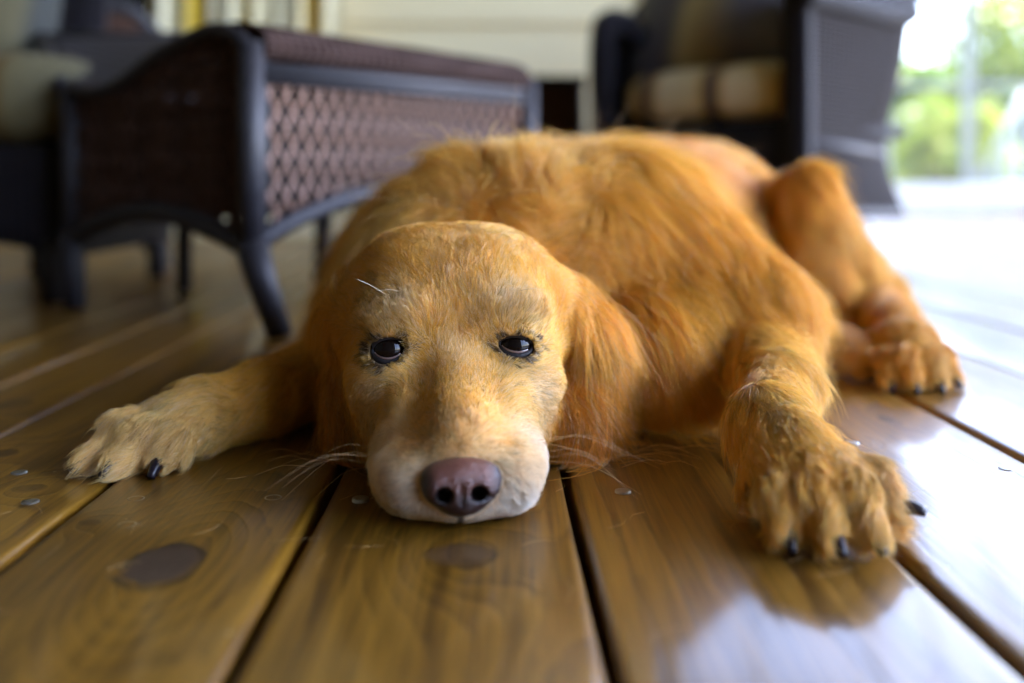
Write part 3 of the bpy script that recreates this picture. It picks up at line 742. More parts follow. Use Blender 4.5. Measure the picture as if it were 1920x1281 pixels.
# tail lying behind
cone((.24,1.50,.07), (.10,1.62,.035), .035, .026, .03, len=.05, lift=.3, col=GOLD, **g)
cone((.10,1.62,.035), (-.06,1.66,.03), .026, .014, .02, len=.06, lift=.3, col=LGOLD, **g)
# --- fore leg at the picture's right
g = dict(reg=3)
cone((.105,.90,.135), (.195,.835,.080), .082, .052, .03, flow=(.55,-.35,-.75), len=.034, lift=.24, col=GOLD, **g)
cone((.202,.835,.060), (.186,.700,.043), .038, .024, .02, flow=(.25,-.55,-.75), len=.018, lift=.2, col=LGOLD, **g)
cone((.186,.700,.043), (.158,.615,.040), .024, .0215, .015, flow=(.15,-.65,-.7), len=.013, lift=.18, col=LGOLD, **g)
cone((.158,.615,.042), (.161,.575,.035), .0215, .0225, .012, flow=(.12,-.8,-.55), len=.012, lift=.2, col=LGOLD, **g)
ell((.165,.556,.027), (.031,.038,.0215), .010, flow=(.15,-1,-.15), len=.012, lift=.3, col=GOLD, **g)
TOES = []
def toe(base, knuckle, tip, r, col, kk=.005, L=.0135, claw=None):
    r *= .90; cone(base, knuckle, r*1.0, r*1.06, kk, len=L, lift=.3, col=col, reg=4)
    cone(knuckle, tip, r*1.06, r*.78, .004, len=L*1.1, lift=.36, col=col, reg=4)
    TOES.append((np.array(knuckle,float), np.array(tip,float), r, claw))
toe((.152,.560,.026), (.1445,.532,.024), (.1425,.516,.0125), .0128, LGOLD, L=.014)
toe((.161,.553,.030), (.1600,.526,.0270), (.1620,.508,.0135), .0138, LGOLD, L=.011)
toe((.173,.553,.030), (.1770,.526,.0275), (.1810,.509,.0135), .0138, LGOLD, L=.011)
toe((.182,.562,.027), (.1930,.546,.0265), (.2000,.533,.0150), .0130, CREAM, L=.011, claw=(.9,-.35,.05))
cone((.146,.585,.025), (.137,.570,.012), .010, .008, .006, flow=(-.1,-.6,-.7), len=.013, lift=.2, col=GOLD, reg=4)
# --- fore leg at the picture's left
g = dict(reg=3)
cone((-.09,.92,.11), (-.12,.875,.060), .065, .050, .03, flow=(-.5,-.3,-.7), len=.03, lift=.25, col=GOLD, **g)
cone((-.12,.875,.040), (-.188,.745,.029), .038, .0245, .02, len=.014, lift=.18, col=GOLD, **g)
cone((-.188,.745,.029), (-.214,.706,.028), .0245, .0235, .014, len=.013, lift=.2, col=GOLD, **g)
ell((-.226,.690,.026), (.028,.032,.019), .012, axes_along((-.75,-.62,0)), flow=(-.8,-.6,-.1), len=.013, lift=.3, col=LGOLD, **g)
toe((-.229,.705,.024), (-.256,.688,.0225), (-.272,.675,.0120), .0125, LGOLD)
toe((-.230,.694,.027), (-.257,.670,.0240), (-.272,.653,.0120), .0130, (.94,.68,.26))
toe((-.222,.684,.026), (-.241,.660,.0235), (-.252,.646,.0120), .0130, (.94,.68,.26), claw=(-.35,-.8,-.35))
toe((-.213,.683,.023), (-.222,.662,.0200), (-.228,.651,.0110), .0115, (.94,.68,.26), claw=(-.1,-.8,-.45))
# --- hind leg (stifle raised, foot on the boards)
g = dict(reg=3)
cone((.265,1.36,.120), (.338,1.175,.160), .070, .038, .014, flow=(.25,-.8,-.55), len=.024, lift=.16, col=GOLD, **g)
ell((.340,1.150,.174), (.026,.034,.038), .014, flow=(.35,-.2,-.9), len=.032, lift=.26, col=GOLD, **g)
ell((.352,1.185,.108), (.040,.072,.080), .018, flow=(.35,.0,-.95), len=.038, lift=.3, col=GOLD, **g)
cone((.348,1.150,.145), (.430,1.180,.060), .036, .025, .02, flow=(.6,.1,-.8), len=.034, lift=.24, col=LGOLD, **g)
cone((.436,1.185,.048), (.392,1.000,.038), .025, .0225, .020, len=.024, lift=.26, col=GOLD, **g)
ell((.380,.965,.032), (.030,.036,.026), .012, flow=(-.25,-1,-.2), len=.012, lift=.25, col=LGOLD, **g)
toe((.365,.960,.026), (.352,.932,.0235), (.347,.915,.0120), .0125, GOLD, claw=(-.2,-.8,-.5))
toe((.375,.955,.030), (.368,.924,.0260), (.364,.906,.0125), .0135, GOLD, claw=(-.1,-.8,-.5))
toe((.388,.957,.029), (.388,.926,.0260), (.386,.908,.0125), .0135, LGOLD, claw=(0,-.8,-.5))
toe((.398,.965,.026), (.404,.940,.0245), (.405,.924,.0120), .0125, GOLD, claw=(.2,-.8,-.4))
# second hind foot peeping out from under the belly
cone((.24,1.14,.035), (.322,.985,.028), .038, .021, .02, len=.012, lift=.2, col=RUST, reg=3)
cone((.322,.985,.028), (.336,.958,.020), .020, .016, .01, len=.010, lift=.2, col=CREAM, reg=3)
# belly and elbow feathering masses
cone((.13,.93,.035), (.27,1.20,.045), .045, .05, .03, flow=(.3,.2,-.9), len=.035, lift=.2, col=RUST, reg=2)

VX = .0028
lo = np.array([-.33,.46,-.012]); hi = np.array([.53,1.74,.275])
dim = np.ceil((hi-lo)/VX).astype(int)
FLD = np.full(dim, .05, np.float32)
ax = [lo[i]+VX*np.arange(dim[i]) for i in range(3)]
for p in PR:
    if p['t'] == 'e': b = p['r'].max(); mn, mx = p['c']-b, p['c']+b
    else: b = max(p['ra'], p['rb']); mn, mx = np.minimum(p['a'],p['b'])-b, np.maximum(p['a'],p['b'])+b
    m = .03+p['k']
    i0 = np.clip(((mn-m-lo)/VX).astype(int), 0, dim-1); i1 = np.clip(((mx+m-lo)/VX).astype(int)+2, 1, dim)
    sl = tuple(slice(a, b_) for a, b_ in zip(i0, i1))
    q = np.stack(np.meshgrid(*[ax[i][sl[i]] for i in range(3)], indexing='ij'), -1).astype(np.float32)
    d = sdf1(p, q); a = FLD[sl]; k = p['k']
    h = np.maximum(k-np.abs(a-d), 0)/k
    FLD[sl] = np.minimum(np.minimum(a, d)-h*h*k*.25, .05)
def fgrad(pts, h=VX):
    def S(q):
        x = np.clip((q-lo)/VX, 0, dim-1.001); i = x.astype(int); u = (x-i).astype(np.float32); i = np.minimum(i, dim-2)
        a, b, c = i[:,0], i[:,1], i[:,2]; r = 0
        for dx in (0,1):
            for dy in (0,1):
                for dz in (0,1):
                    r = r+FLD[a+dx,b+dy,c+dz]*((u[:,0] if dx else 1-u[:,0])*(u[:,1] if dy else 1-u[:,1])*(u[:,2] if dz else 1-u[:,2]))
        return r
    v = S(pts); g_ = np.stack([S(pts+np.eye(3)[i]*h)-S(pts-np.eye(3)[i]*h) for i in range(3)], -1)/(2*h)
    return v, g_/(np.linalg.norm(g_,axis=1,keepdims=True)+1e-9)
def fval(pts):
    x = np.clip((pts-lo)/VX, 0, dim-1.001); i = np.minimum(x.astype(int), dim-2); u = x-i; r = 0
    a, b, c = i[:,0], i[:,1], i[:,2]
    for dx in (0,1):
        for dy in (0,1):
            for dz in (0,1):
                r = r+FLD[a+dx,b+dy,c+dz]*((u[:,0] if dx else 1-u[:,0])*(u[:,1] if dy else 1-u[:,1])*(u[:,2] if dz else 1-u[:,2]))
    return r
# wrinkles of the coat: folds on the neck and the hollow between rib cage and thigh
# eyes: find the head surface on the photograph's sight line, then sink the sockets
EYES = []
for px, py in ((729,654),(968,647)):
    d = np.array([(px-960)/F, 1, -(py-343)/F]); d /= np.linalg.norm(d)
    ts = np.arange(.50,.80,.0005); q = np.array([0,0,H])+ts[:,None]*d; v = fval(q)
    k = np.argmax(v < 0); s = q[k]; _, n = fgrad(s[None]); n = n[0]
    face = -d*.75+n*.25; face /= np.linalg.norm(face)
    EYES.append(dict(s=s, c=s-face*.0103+np.array([0,0,.0]), n=face, px=px))
    print('eye surface', s.round(4), 'normal', n.round(2), 'local', to_local(s).round(4))
RE = .0124
X3 = np.stack(np.meshgrid(*ax, indexing='ij'), -1) if False else None
for e in EYES:
    c = e['c']; i0 = ((c-.03-lo)/VX).astype(int); i1 = ((c+.03-lo)/VX).astype(int); sl = tuple(slice(a,b) for a,b in zip(i0,i1))
    q = np.stack(np.meshgrid(*[ax[i][sl[i]] for i in range(3)], indexing='ij'), -1)
    d = np.linalg.norm(q-c, axis=-1)-(RE+.0012)
    lid = np.linalg.norm(q-(c+[0,0,.001]), axis=-1)-(RE+.0030)     # fleshy lids bulge round the ball
    a = FLD[sl]; k = .006; h = np.maximum(k-np.abs(a-lid),0)/k; a = np.minimum(a,lid)-h*h*k*.25
    # almond opening in front of the ball
    e_n = e['n']; e_x = HR-e_n*(HR@e_n); e_x /= np.linalg.norm(e_x); e_z = np.cross(e_x, e_n); e_z = e_z if e_z[2] > 0 else -e_z
    lx, ln, lz = (q-c)@e_x, (q-c)@e_n, (q-c)@e_z
    lf_ = e['px'] < 850; e['open'] = (.0120, .0068, .0096) if lf_ else (.0112, .0053, .0076)
    ox, ou, od = e['open']; zz = lz-(.10 if lf_ else -.10)*lx
    al = np.maximum((np.sqrt((lx/ox)**2+(zz/np.where(zz > 0, ou, od))**2)-1)*.007, .004-ln)
    FLD[sl] = np.maximum(np.maximum(a, -d), -al)
NC = np.array(P(865,914,.536))
i0 = ((NC-.03-lo)/VX).astype(int); i1 = ((NC+.03-lo)/VX).astype(int); sl = tuple(slice(a,b) for a,b in zip(i0,i1))
q = np.stack(np.meshgrid(*[ax[i][sl[i]] for i in range(3)], indexing='ij'), -1)-NC
l = np.stack([q@HR, q@HF, q@HU], -1); k0 = np.linalg.norm((l-[0,.002,.001])/[.0175,.0135,.0125], axis=-1)
FLD[sl] = np.maximum(FLD[sl], -(k0-1)*.0125)
vdb = openvdb.FloatGrid(); vdb.copyFromArray(FLD.astype(np.float32)); 
pts_, tri_, quad_ = vdb.convertToPolygons(0.0, 0.0)
BV = pts_.astype(float)*VX+lo; BV[:,2] = np.maximum(BV[:,2], .0012)
# keep the outer shell only: drop the inner sphere pieces by connectivity later (they sit behind the lids)
me = bpy.data.meshes.new('dog_body'); me.from_pydata([], [], [])
nv, nq = len(BV), len(quad_)
me.vertices.add(nv); me.vertices.foreach_set('co', BV.ravel()); me.loops.add(nq*4); me.loops.foreach_set('vertex_index', quad_[:, ::-1].astype(np.int32).ravel())
me.polygons.add(nq); me.polygons.foreach_set('loop_start', np.arange(nq)*4); me.polygons.foreach_set('loop_total', np.full(nq,4))
me.update(calc_edges=True); me.polygons.foreach_set('use_smooth', np.ones(nq,bool))
print('body verts', nv, 'quads', nq, 'tris', len(tri_), 't', round(time.time()-T0,1))

# ---- groom: attributes blended from the primitives
def blend(q, sig=.0085):
    W = np.zeros(len(q)); fl = np.zeros((len(q),3)); L = np.zeros(len(q)); lf = np.zeros(len(q)); cl = np.zeros((len(q),3)); rg = np.zeros((len(q),5))
    for p in PR:
        d = np.clip(sdf1(p, q), -.01, .2); w_ = np.exp(-(d+.01)/sig); g_ = p['g']
        f = np.array(g_['flow'],float); f = f/np.linalg.norm(f)
        W += w_; fl += w_[:,None]*f; L += w_*g_['len']; lf += w_*g_['lift']; cl += w_[:,None]*np.array(g_['col']); rg[:,g_['reg']] += w_
    W = W+1e-12
    return fl/W[:,None], L/W, lf/W, cl/W[:,None], rg/W[:,None]
_sn = np.random.default_rng(3)
def snoise(q, freq, seed=0, octv=3):
    r = np.random.default_rng(seed); o = np.zeros(len(q)); a = 1.0; tot = 0
    for k in range(octv):
        for j in range(5):
            v = r.normal(0,1,3); v *= freq*(1.9**k)/np.linalg.norm(v)*r.uniform(.7,1.3); o += a*np.sin(q@v*2*PI+r.uniform(0,6.28))
        tot += a*5**.5*.7; a *= .55
    return o/tot
# coat markings on the face: (x, f, z) in the head frame, radius, colour, weight
MARK = []
def mark(x, f, z, r, col, w_=.8, both=True):
    for s in ((-1,1) if both and x != 0 else (1,)): MARK.append((hl(s*x,f,z), r, np.array(col), w_))
PALE=(.95,.74,.42); DARKB=(.030,.018,.014)
mark(.030,.014,.025,.010,PALE,.75); mark(.046,.008,.020,.012,PALE,.6)
mark(0,.030,.000,.011,PALE,.35,False); mark(0,.055,-.020,.014,(.86,.47,.07),.5,False)
mark(0,.012,.045,.013,(.62,.33,.09),.5,False); mark(0,-.02,.075,.03,(.88,.55,.16),.4,False)
mark(.044,.018,-.028,.013,(.95,.80,.56),.75); mark(.055,.01,-.045,.014,PALE,.5)
mark(.020,.045,-.030,.013,(.84,.45,.07),.6); mark(.018,.075,-.034,.010,(.76,.40,.055),.6)
mark(0,.085,-.030,.009,(.6,.36,.18),.5,False)
mark(.046,.066,-.060,.022,WHITE,1.0); mark(.030,.095,-.072,.019,WHITE,1.0); mark(0,.105,-.084,.018,WHITE,.95,False); mark(.046,.045,-.074,.018,PALE,.6); mark(.024,.088,-.040,.008,(.80,.42,.07),.6)
def paint(q, c):
    for m, r, col, w_ in MARK:
        k = w_*np.exp(-(np.linalg.norm(q-m,axis=1)/r)**2*1.1)[:,None]; c = c*(1-k)+col*k
    lq = to_local(q); k = (np.clip((.0022-np.abs(lq[:,0]))/.0012,0,1)*(lq[:,1] > .085)*(lq[:,2] < -.066))[:,None]*.9; c = c*(1-k)+np.array(DARKB)*k
    for e in EYES:
        c_ = e['s']; l = q-c_; lu = l@HU; dd = np.sqrt((l@HR)**2+(lu*np.where(lu > 0, 1.75, 1.2))**2+(l@HF)**2*.5)
        k = np.clip((.0158+.0026*snoise(q,160,91,2)-dd+(.0016 if e['px'] < 850 else 0))/.0045, 0, 1)[:,None]*.93; c = c*(1-k)+np.array(DARKB)*k
        inner = c_+HR*(.0165 if e['px'] < 850 else -.0165)-HU*.003
        k = .55*np.exp(-(np.linalg.norm(q-inner,axis=1)/.0065)**2)[:,None]; c = c*(1-k)+np.array((.10,.05,.02))*k
    return c
# skin mesh colour
fl_, L_, lf_, c_, rg_ = blend(BV)
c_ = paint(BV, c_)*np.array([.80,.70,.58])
at = me.attributes.new('col', 'FLOAT_COLOR', 'POINT'); at.data.foreach_set('color', np.hstack([c_, np.ones((nv,1))]).astype('f').ravel())
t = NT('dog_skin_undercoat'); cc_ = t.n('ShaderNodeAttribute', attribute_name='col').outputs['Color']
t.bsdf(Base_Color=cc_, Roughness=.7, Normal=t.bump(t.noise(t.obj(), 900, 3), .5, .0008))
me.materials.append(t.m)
DOG = bpy.data.objects.new('dog', me); COL.objects.link(DOG)
DOG['label'] = 'old golden retriever lying on the boards with its chin down, facing the camera'; DOG['category'] = 'dog'

# ---- eyes, lids, nose, claws
def eye_mat():
    t = NT('dark_brown_eye'); t.bsdf(Base_Color=(.006,.0035,.003), Roughness=.04, IOR=1.36); return t.m
def sphere(c, r, nu=40, nv_=28, sc3=(1,1,1), A=None):
    v = []; f = []
    for i in range(nv_+1):
        ph = -PI/2+PI*i/nv_
        for j in range(nu):
            a = 2*PI*j/nu; q = np.array([math.cos(ph)*math.cos(a)*sc3[0], math.cos(ph)*math.sin(a)*sc3[1], math.sin(ph)*sc3[2]])*r
            if A is not None: q = A@q
            v.append(tuple(np.array(c)+q))
    for i in range(nv_):
        for j in range(nu): f.append((i*nu+j, i*nu+(j+1)%nu, (i+1)*nu+(j+1)%nu, (i+1)*nu+j))
    return v, f
M_eye = eye_mat()
def lid_mat():
    t = NT('dark_eyelid_skin'); o = t.obj(); n_ = t.noise(o, 700, 3)
    t.bsdf(Base_Color=t.mix(n_, (.005,.0035,.004), (.016,.011,.012)), Roughness=.62, Normal=t.bump(n_, .7, .0006)); return t.m
M_lid = lid_mat()
t = NT('pale_sclera_rim'); t.bsdf(Base_Color=(.22,.15,.14), Roughness=.12, Coat_Weight=1.0); M_scl = t.m
for e in EYES:
    left = e['px'] < 850
    o = MB().add(*sphere(e['c'], RE)).build('eye', M_eye, DOG)
    n = e['n']; x = np.cross(n, [0,0,1]); x = -x/np.linalg.norm(x); 
    if x[0] < 0: x = -x
    z = np.cross(x, -n); z = z if z[2] > 0 else -z
    # opening of the lids in (x, z) angles on the ball: upper and lower curve
    A0 = .90
    if left: up_ = lambda a: .46*(1-(a/A0)**2)**.62+.02+.10*a; dn_ = lambda a: -.58*(1-(a/A0)**2)**.75+.05*a
    else: up_ = lambda a: .32*(1-(a/A0)**2)**.70+.04-.07*a; dn_ = lambda a: -.44*(1-(a/A0)**2)**.8-.08*a
    def sp(a, b, r): return e['c']+r*(x*math.sin(a)*math.cos(b)+z*math.sin(b)+n*math.cos(a)*math.cos(b))
    aa = np.linspace(-A0, A0, 41)
    for nm, fn, sgn in (('eyelid', up_, 1), ('eyelid', dn_, -1)):
        G = []
        for a in aa:
            b0 = fn(a) if abs(a) < A0 else 0.0
            row = [sp(a,b0-sgn*0.01,RE+.0002), sp(a,b0,RE+.0006), sp(a,b0+sgn*.05,RE+.0011), sp(a,b0+sgn*.13,RE+.0015), sp(a*1.06,b0+sgn*.22,RE+.0017), sp(a*1.12,b0+sgn*.34,RE+.0012), sp(a*1.15,b0+sgn*.48,RE-.0006)]
            G.append(row)
        MB().sheet(G).build(nm, M_lid, DOG)
    # moist lower rim
    G = [[sp(a,dn_(a)+.02,RE+.0002), sp(a,dn_(a)+.055,RE+.0006), sp(a,dn_(a)+.085+.05*(1-(a/A0)**2),RE+.0002)] for a in np.linspace(-A0*.86, A0*.7, 26)]
    MB().sheet(G).build('eye_rim', M_scl, DOG)
    e['x'], e['z'] = x, z

def vdb_mesh(name, fn, lo_, hi_, vx, mat, parent, colfn=None):
    dm = np.ceil((np.array(hi_)-lo_)/vx).astype(int)
    q = np.stack(np.meshgrid(*[lo_[i]+vx*np.arange(dm[i]) for i in range(3)], indexing='ij'), -1)
    g_ = openvdb.FloatGrid(); g_.copyFromArray(np.minimum(fn(q), .01).astype(np.float32)); p_, t_, qd = g_.convertToPolygons(0.0, 0.0)
    V = p_.astype(float)*vx+lo_; mb = MB(); mb.v = [tuple(a) for a in V]; mb.f = [tuple(int(k) for k in a[::-1]) for a in qd]; mb.sm = [True]*len(mb.f)
    return mb, V
def smin(a, b, k): h = np.maximum(k-np.abs(a-b),0)/k; return np.minimum(a,b)-h*h*k*.25
def smax(a, b, k): return -smin(-a,-b,k)
NC = np.array(P(865,914,.536))
def nose_sdf(q):      # q in nose frame: x right, f forward, z up
    E = lambda c, r: (lambda k0, k1: k0*(k0-1)/k1)(np.linalg.norm((q-c)/r,axis=-1), np.linalg.norm((q-c)/(np.array(r)**2),axis=-1)+1e-9)
    d = E((0,-.004,.0045),(.0215,.0135,.0105))
    d = smin(d, E((0,-.004,-.004),(.0165,.0135,.0125)), .006)
    for s in (-1,1):
        d = smin(d, E((s*.0125,-.002,.001),(.0088,.0115,.0095)), .004)
        # nostril: comma opening outwards
        def cap(a, b, ra, rb):
            a = np.array(a); b = np.array(b); ab = b-a; t_ = np.clip(((q-a)@ab)/(ab@ab),0,1); return np.linalg.norm(q-a-t_[...,None]*ab,axis=-1)-(ra+(rb-ra)*t_)
        d = smax(d, -cap((s*.0095,.0120,-.0020),(s*.0088,-.001,-.0010),.0050,.0036), .0022)
        d = smax(d, -cap((s*.0105,.0100,-.0040),(s*.0205,.0035,-.0062),.0026,.0017), .0018)
    d = smax(d, -(np.sqrt(q[...,0]**2+(q[...,1]-.0108)**2)-.0016+np.maximum(q[...,2]-.002,0)*.30), .0020)     # philtrum groove
    d = smax(d, -(E((0,.013,-.019),(.003,.006,.006))), .002)
    return d
def nmap(q): return q-NC
mbn, NV = vdb_mesh('nose', lambda q: nose_sdf(np.stack([(q-NC)@HR,(q-NC)@HF,(q-NC)@HU],-1)), NC-.028, NC+.028, .0005, None, DOG)
def nose_mat():
    t = NT('pink_brown_nose_leather'); o = t.obj(); tc = t.n('ShaderNodeAttribute', attribute_name='nl').outputs['Vector']
    s = t.n('ShaderNodeSeparateXYZ', inp={0: tc}); x, f, z = s.outputs
    top = t.n('ShaderNodeMapRange', inp={'Value': t.math('ADD', z, t.math('MULTIPLY', t.math('SUBTRACT', t.noise(o, 120, 3), .5), .016)), 'From Min': -.006, 'From Max': .008}).outputs[0]
    edge = t.n('ShaderNodeMapRange', inp={'Value': t.math('ADD', t.math('MULTIPLY', x, x), t.math('MULTIPLY', t.math('SUBTRACT', t.noise(o,90,2), .5), .00018)), 'From Min': .00020, 'From Max': .00038}).outputs[0]
    c = t.mix(top, (.024,.010,.010), (.20,.078,.054)); c = t.mix(edge, c, (.020,.012,.016))
    ax_ = t.math('ABSOLUTE', x); nd = t.math('ADD', t.math('POWER', t.math('SUBTRACT', ax_, .0098), 2.0), t.math('POWER', t.math('SUBTRACT', z, -.0022), 2.0))
    c = t.mix(t.n('ShaderNodeMapRange', inp={'Value': nd, 'From Min': .000034, 'From Max': .000018}).outputs[0], c, (.004,.002,.002))  # nostril hollows blackened, their shade put into the colour
    vo = t.n('ShaderNodeTexVoronoi', feature='DISTANCE_TO_EDGE', inp={'Vector': o, 'Scale': 650.0}).outputs['Distance']
    bh = t.math('MINIMUM', vo, .28)
    c = t.mix(t.n('ShaderNodeMapRange', inp={'Value': vo, 'From Min': 0.0, 'From Max': .14, 'To Min': .45, 'To Max': 0.0}).outputs[0], c, (.03,.015,.018))
    back = t.n('ShaderNodeMapRange', inp={'Value': f, 'From Min': .006, 'From Max': -.002}).outputs[0]
    b = t.bsdf(Base_Color=c, Roughness=.29, Normal=t.bump(bh, .8, .0012)); b.inputs['Specular IOR Level'].default_value = .6
    return t.m
mbn.v = [tuple(a) for a in NV]; no = mbn.build('nose', nose_mat(), DOG)
at = no.data.attributes.new('nl','FLOAT_VECTOR','POINT'); at.data.foreach_set('vector', np.stack([(NV-NC)@HR,(NV-NC)@HF,(NV-NC)@HU],-1).astype('f').ravel())

CLAWS = []
M_claw = plain('black_claw', (.014,.010,.016), .28, .4, 200)
for kn, tip, r, cd in TOES:
    d = (tip-kn)/np.linalg.norm(tip-kn) if cd is None else np.array(cd,float); d = d/np.linalg.norm(d)
    a = tip+d*r*.25; b = a+d*.017; b[2] = max(b[2], .0022) if cd is None or cd[2] < 0 else b[2]
    if cd is None: b = np.array([b[0], b[1], max(.0025, a[2]-.006)])
    CLAWS.append((a+b)/2)
    mid = (a+b)/2+np.array([0,0,.0022]); MB().tube(smooth_path([a,mid,b],8), list(np.linspace(.0056,.0026,8)), 10).build('claw', M_claw, DOG)

# ---- fur
co_ = np.array([0,0,H])
tri = np.vstack([quad_[:,[0,1,2]], quad_[:,[0,2,3]]]).astype(int)
ta, tb, tc_ = BV[tri[:,0]], BV[tri[:,1]], BV[tri[:,2]]
area = .5*np.linalg.norm(np.cross(tb-ta, tc_-ta), axis=1); cen = (ta+tb+tc_)/3
ok = cen[:,2] > .0025
# per-face blend is cheap enough on faces
fl_, L_, lf_, cl_, rg_ = blend(cen)
_, nrm = fgrad(cen)
view = co_-cen; dist = np.linalg.norm(view,axis=1); view /= dist[:,None]; fac = (nrm*view).sum(1)
dens = rg_ @ np.array([10.5e6, 7.0e6, 4.5e6, 4.0e6, 6.0e6])          # strands per m2 by region
dens = dens*np.where(fac > -.25, 1.0, .30)*np.clip((.75/dist)**1.2, .35, 1.2)*ok
for e in EYES:
    l = cen-e['c']; zz = l@e['z']; dens = dens*((np.sqrt(((l@e['x'])/(e['open'][0]+.0010))**2+(zz/np.where(zz > 0, e['open'][1]+.0008, e['open'][2]+.0014))**2) > 1) | (l@e['n'] < .002) | (np.abs(l@HF) > .05))*(np.linalg.norm(l,axis=1) > RE+.0018)
# drop the sockets' inner walls, and the skin under the nose leather
lc = np.stack([(cen-NC)@HR,(cen-NC)@HF,(cen-NC)@HU],-1)
dens = dens*(nose_sdf(lc) > .0008)
FURS = float(globals().get('FURSCALE', .42))
N = int((dens*area).sum()*FURS)
pr_ = dens*area; pr_ /= pr_.sum()
ti = rng.choice(len(tri), N, p=pr_); u = rng.random((N,2)); fl2 = u.sum(1) > 1; u[fl2] = 1-u[fl2]
R0 = ta[ti]+(tb[ti]-ta[ti])*u[:,:1]+(tc_[ti]-ta[ti])*u[:,1:]
fl, LEN, LIFT, CL, RG = blend(R0)
_, NRM = fgrad(R0)
# flow with swirls
def vnoise(q, fr, seed): return np.stack([snoise(q,fr,seed+i,2) for i in range(3)], -1)
fl = fl+vnoise(R0, 9, 11)*.20*(1+.8*RG[:,2:3])+vnoise(R0, 38, 31)*.16
fl += rng.normal(0,.07,(N,3))
# away from eyes
for e in EYES:
    dv = R0-e['s']; dd = np.linalg.norm(dv,axis=1,keepdims=True); k = np.exp(-(dd/.013)**2)*.85
    out = dv/(dd+1e-6); fl = fl*(1-np.minimum(k,.8))+out*k; LEN *= 1-.80*np.exp(-((dd[:,0]-.006)/.0115)**2); LIFT *= 1-.45*np.exp(-(dd[:,0]/.02)**2)
    # brow hair sweeps up and out
fl -= NRM*(fl*NRM).sum(1,keepdims=True); fl /= np.linalg.norm(fl,axis=1,keepdims=True)+1e-9
dn = np.maximum(nose_sdf(np.stack([(R0-NC)@HR,(R0-NC)@HF,(R0-NC)@HU],-1)),0)
LEN *= .45+.55*np.clip(dn/.016,0,1)
for a_ in CLAWS:
    dc = np.linalg.norm(R0-a_,axis=1); LEN *= .15+.85*np.clip((dc-.0065)/.008,0,1)
LEN *= (1+.16*rng.normal(0,1,N)).clip(.5,1.6)*(1+.25*snoise(R0,22,5,2))
wisp = rng.random(N) < .035*(1-RG[:,0])*(1-RG[:,4]); LEN = np.where(wisp, LEN*1.45, LEN); LIFT = np.where(wisp, LIFT*1.6+.12, LIFT)
LIFT = LIFT*(1+.25*rng.normal(0,1,N))+.10*snoise(R0,30,8,2)
LIFT = LIFT.clip(.03,1.1)
CL = paint(R0, CL)
# clumps at two sizes
def clump(q, size, seed):
    w_ = q+np.stack([snoise(q,.22/size,seed+i,1) for i in range(3)],-1)*size*.5
    key = np.floor(w_/size).astype(np.int64); key = key[:,0]*7919*7919+key[:,1]*7919+key[:,2]
    _, inv = np.unique(key, return_inverse=True); n_ = inv.max()+1; c = np.bincount(inv, minlength=n_)
    m = np.stack([np.bincount(inv, q[:,i], n_)/c for i in range(3)],-1)
    r = np.random.default_rng(seed); rv = r.normal(0,1,(n_,3)); rs = r.random(n_)
    return m[inv], rv[inv], rs[inv]
small = .0022+.0022*(RG[:,1]+RG[:,2])+.0008*(RG[:,3]+RG[:,4])
m1, v1, s1 = clump(R0/small[:,None], 1.0, 21); m1 = m1*small[:,None]
big = .0055+.010*RG[:,2]+.006*RG[:,1]+.003*RG[:,3]+.0012*RG[:,4]
m2, v2, s2 = clump(R0/big[:,None], 1.0, 41); m2 = m2*big[:,None]
CK1 = .45+.25*RG[:,1]+.15*RG[:,2]; CK2 = .24+.38*RG[:,1]+.30*RG[:,2]+.18*RG[:,3]+.35*RG[:,4]
fl = fl+v1*.10+v2*.13*(1+RG[:,1:2]+RG[:,2:3]); LEN *= .82+.36*s2
fl -= NRM*(fl*NRM).sum(1,keepdims=True); fl /= np.linalg.norm(fl,axis=1,keepdims=True)+1e-9
K = 7; tt = np.linspace(0,1,K)
d0 = fl*np.cos(LIFT)[:,None]+NRM*np.sin(LIFT)[:,None]
G3 = np.array([0,0,-1.])
PTS = np.zeros((N,K,3), np.float32)
wig = rng.normal(0,1,(N,3)); ph = rng.uniform(0,6.28,N)
for k, s in enumerate(tt):
    p = R0+LEN[:,None]*(d0*s+(fl-d0)*(.75*s*s)+G3*(.22*s*s)*np.clip(LEN/.04,0,1)[:,None])
    p = p+((m1-R0)*(CK1*s**1.3)[:,None]+(m2-R0)*(CK2*s**1.6)[:,None])
    p += (HR*np.sin(2.2*PI*s+6.28*s2)[:,None]+HF*np.cos(2.0*PI*s+4*s2)[:,None])*(RG[:,1]*.0022*s+RG[:,2]*.0012*s)[:,None]
    p += wig*(LEN*.035*s*np.sin(ph+4*s))[:,None]
    if k > 0:
        v, g_ = fgrad(p); need = .0004+.0016*s*np.minimum(1,LEN/.02)
        p = p+g_*np.maximum(need-v,0)[:,None]
        p[:,2] = np.maximum(p[:,2], .0012+.001*rng.random(N))
    PTS[:,k] = p
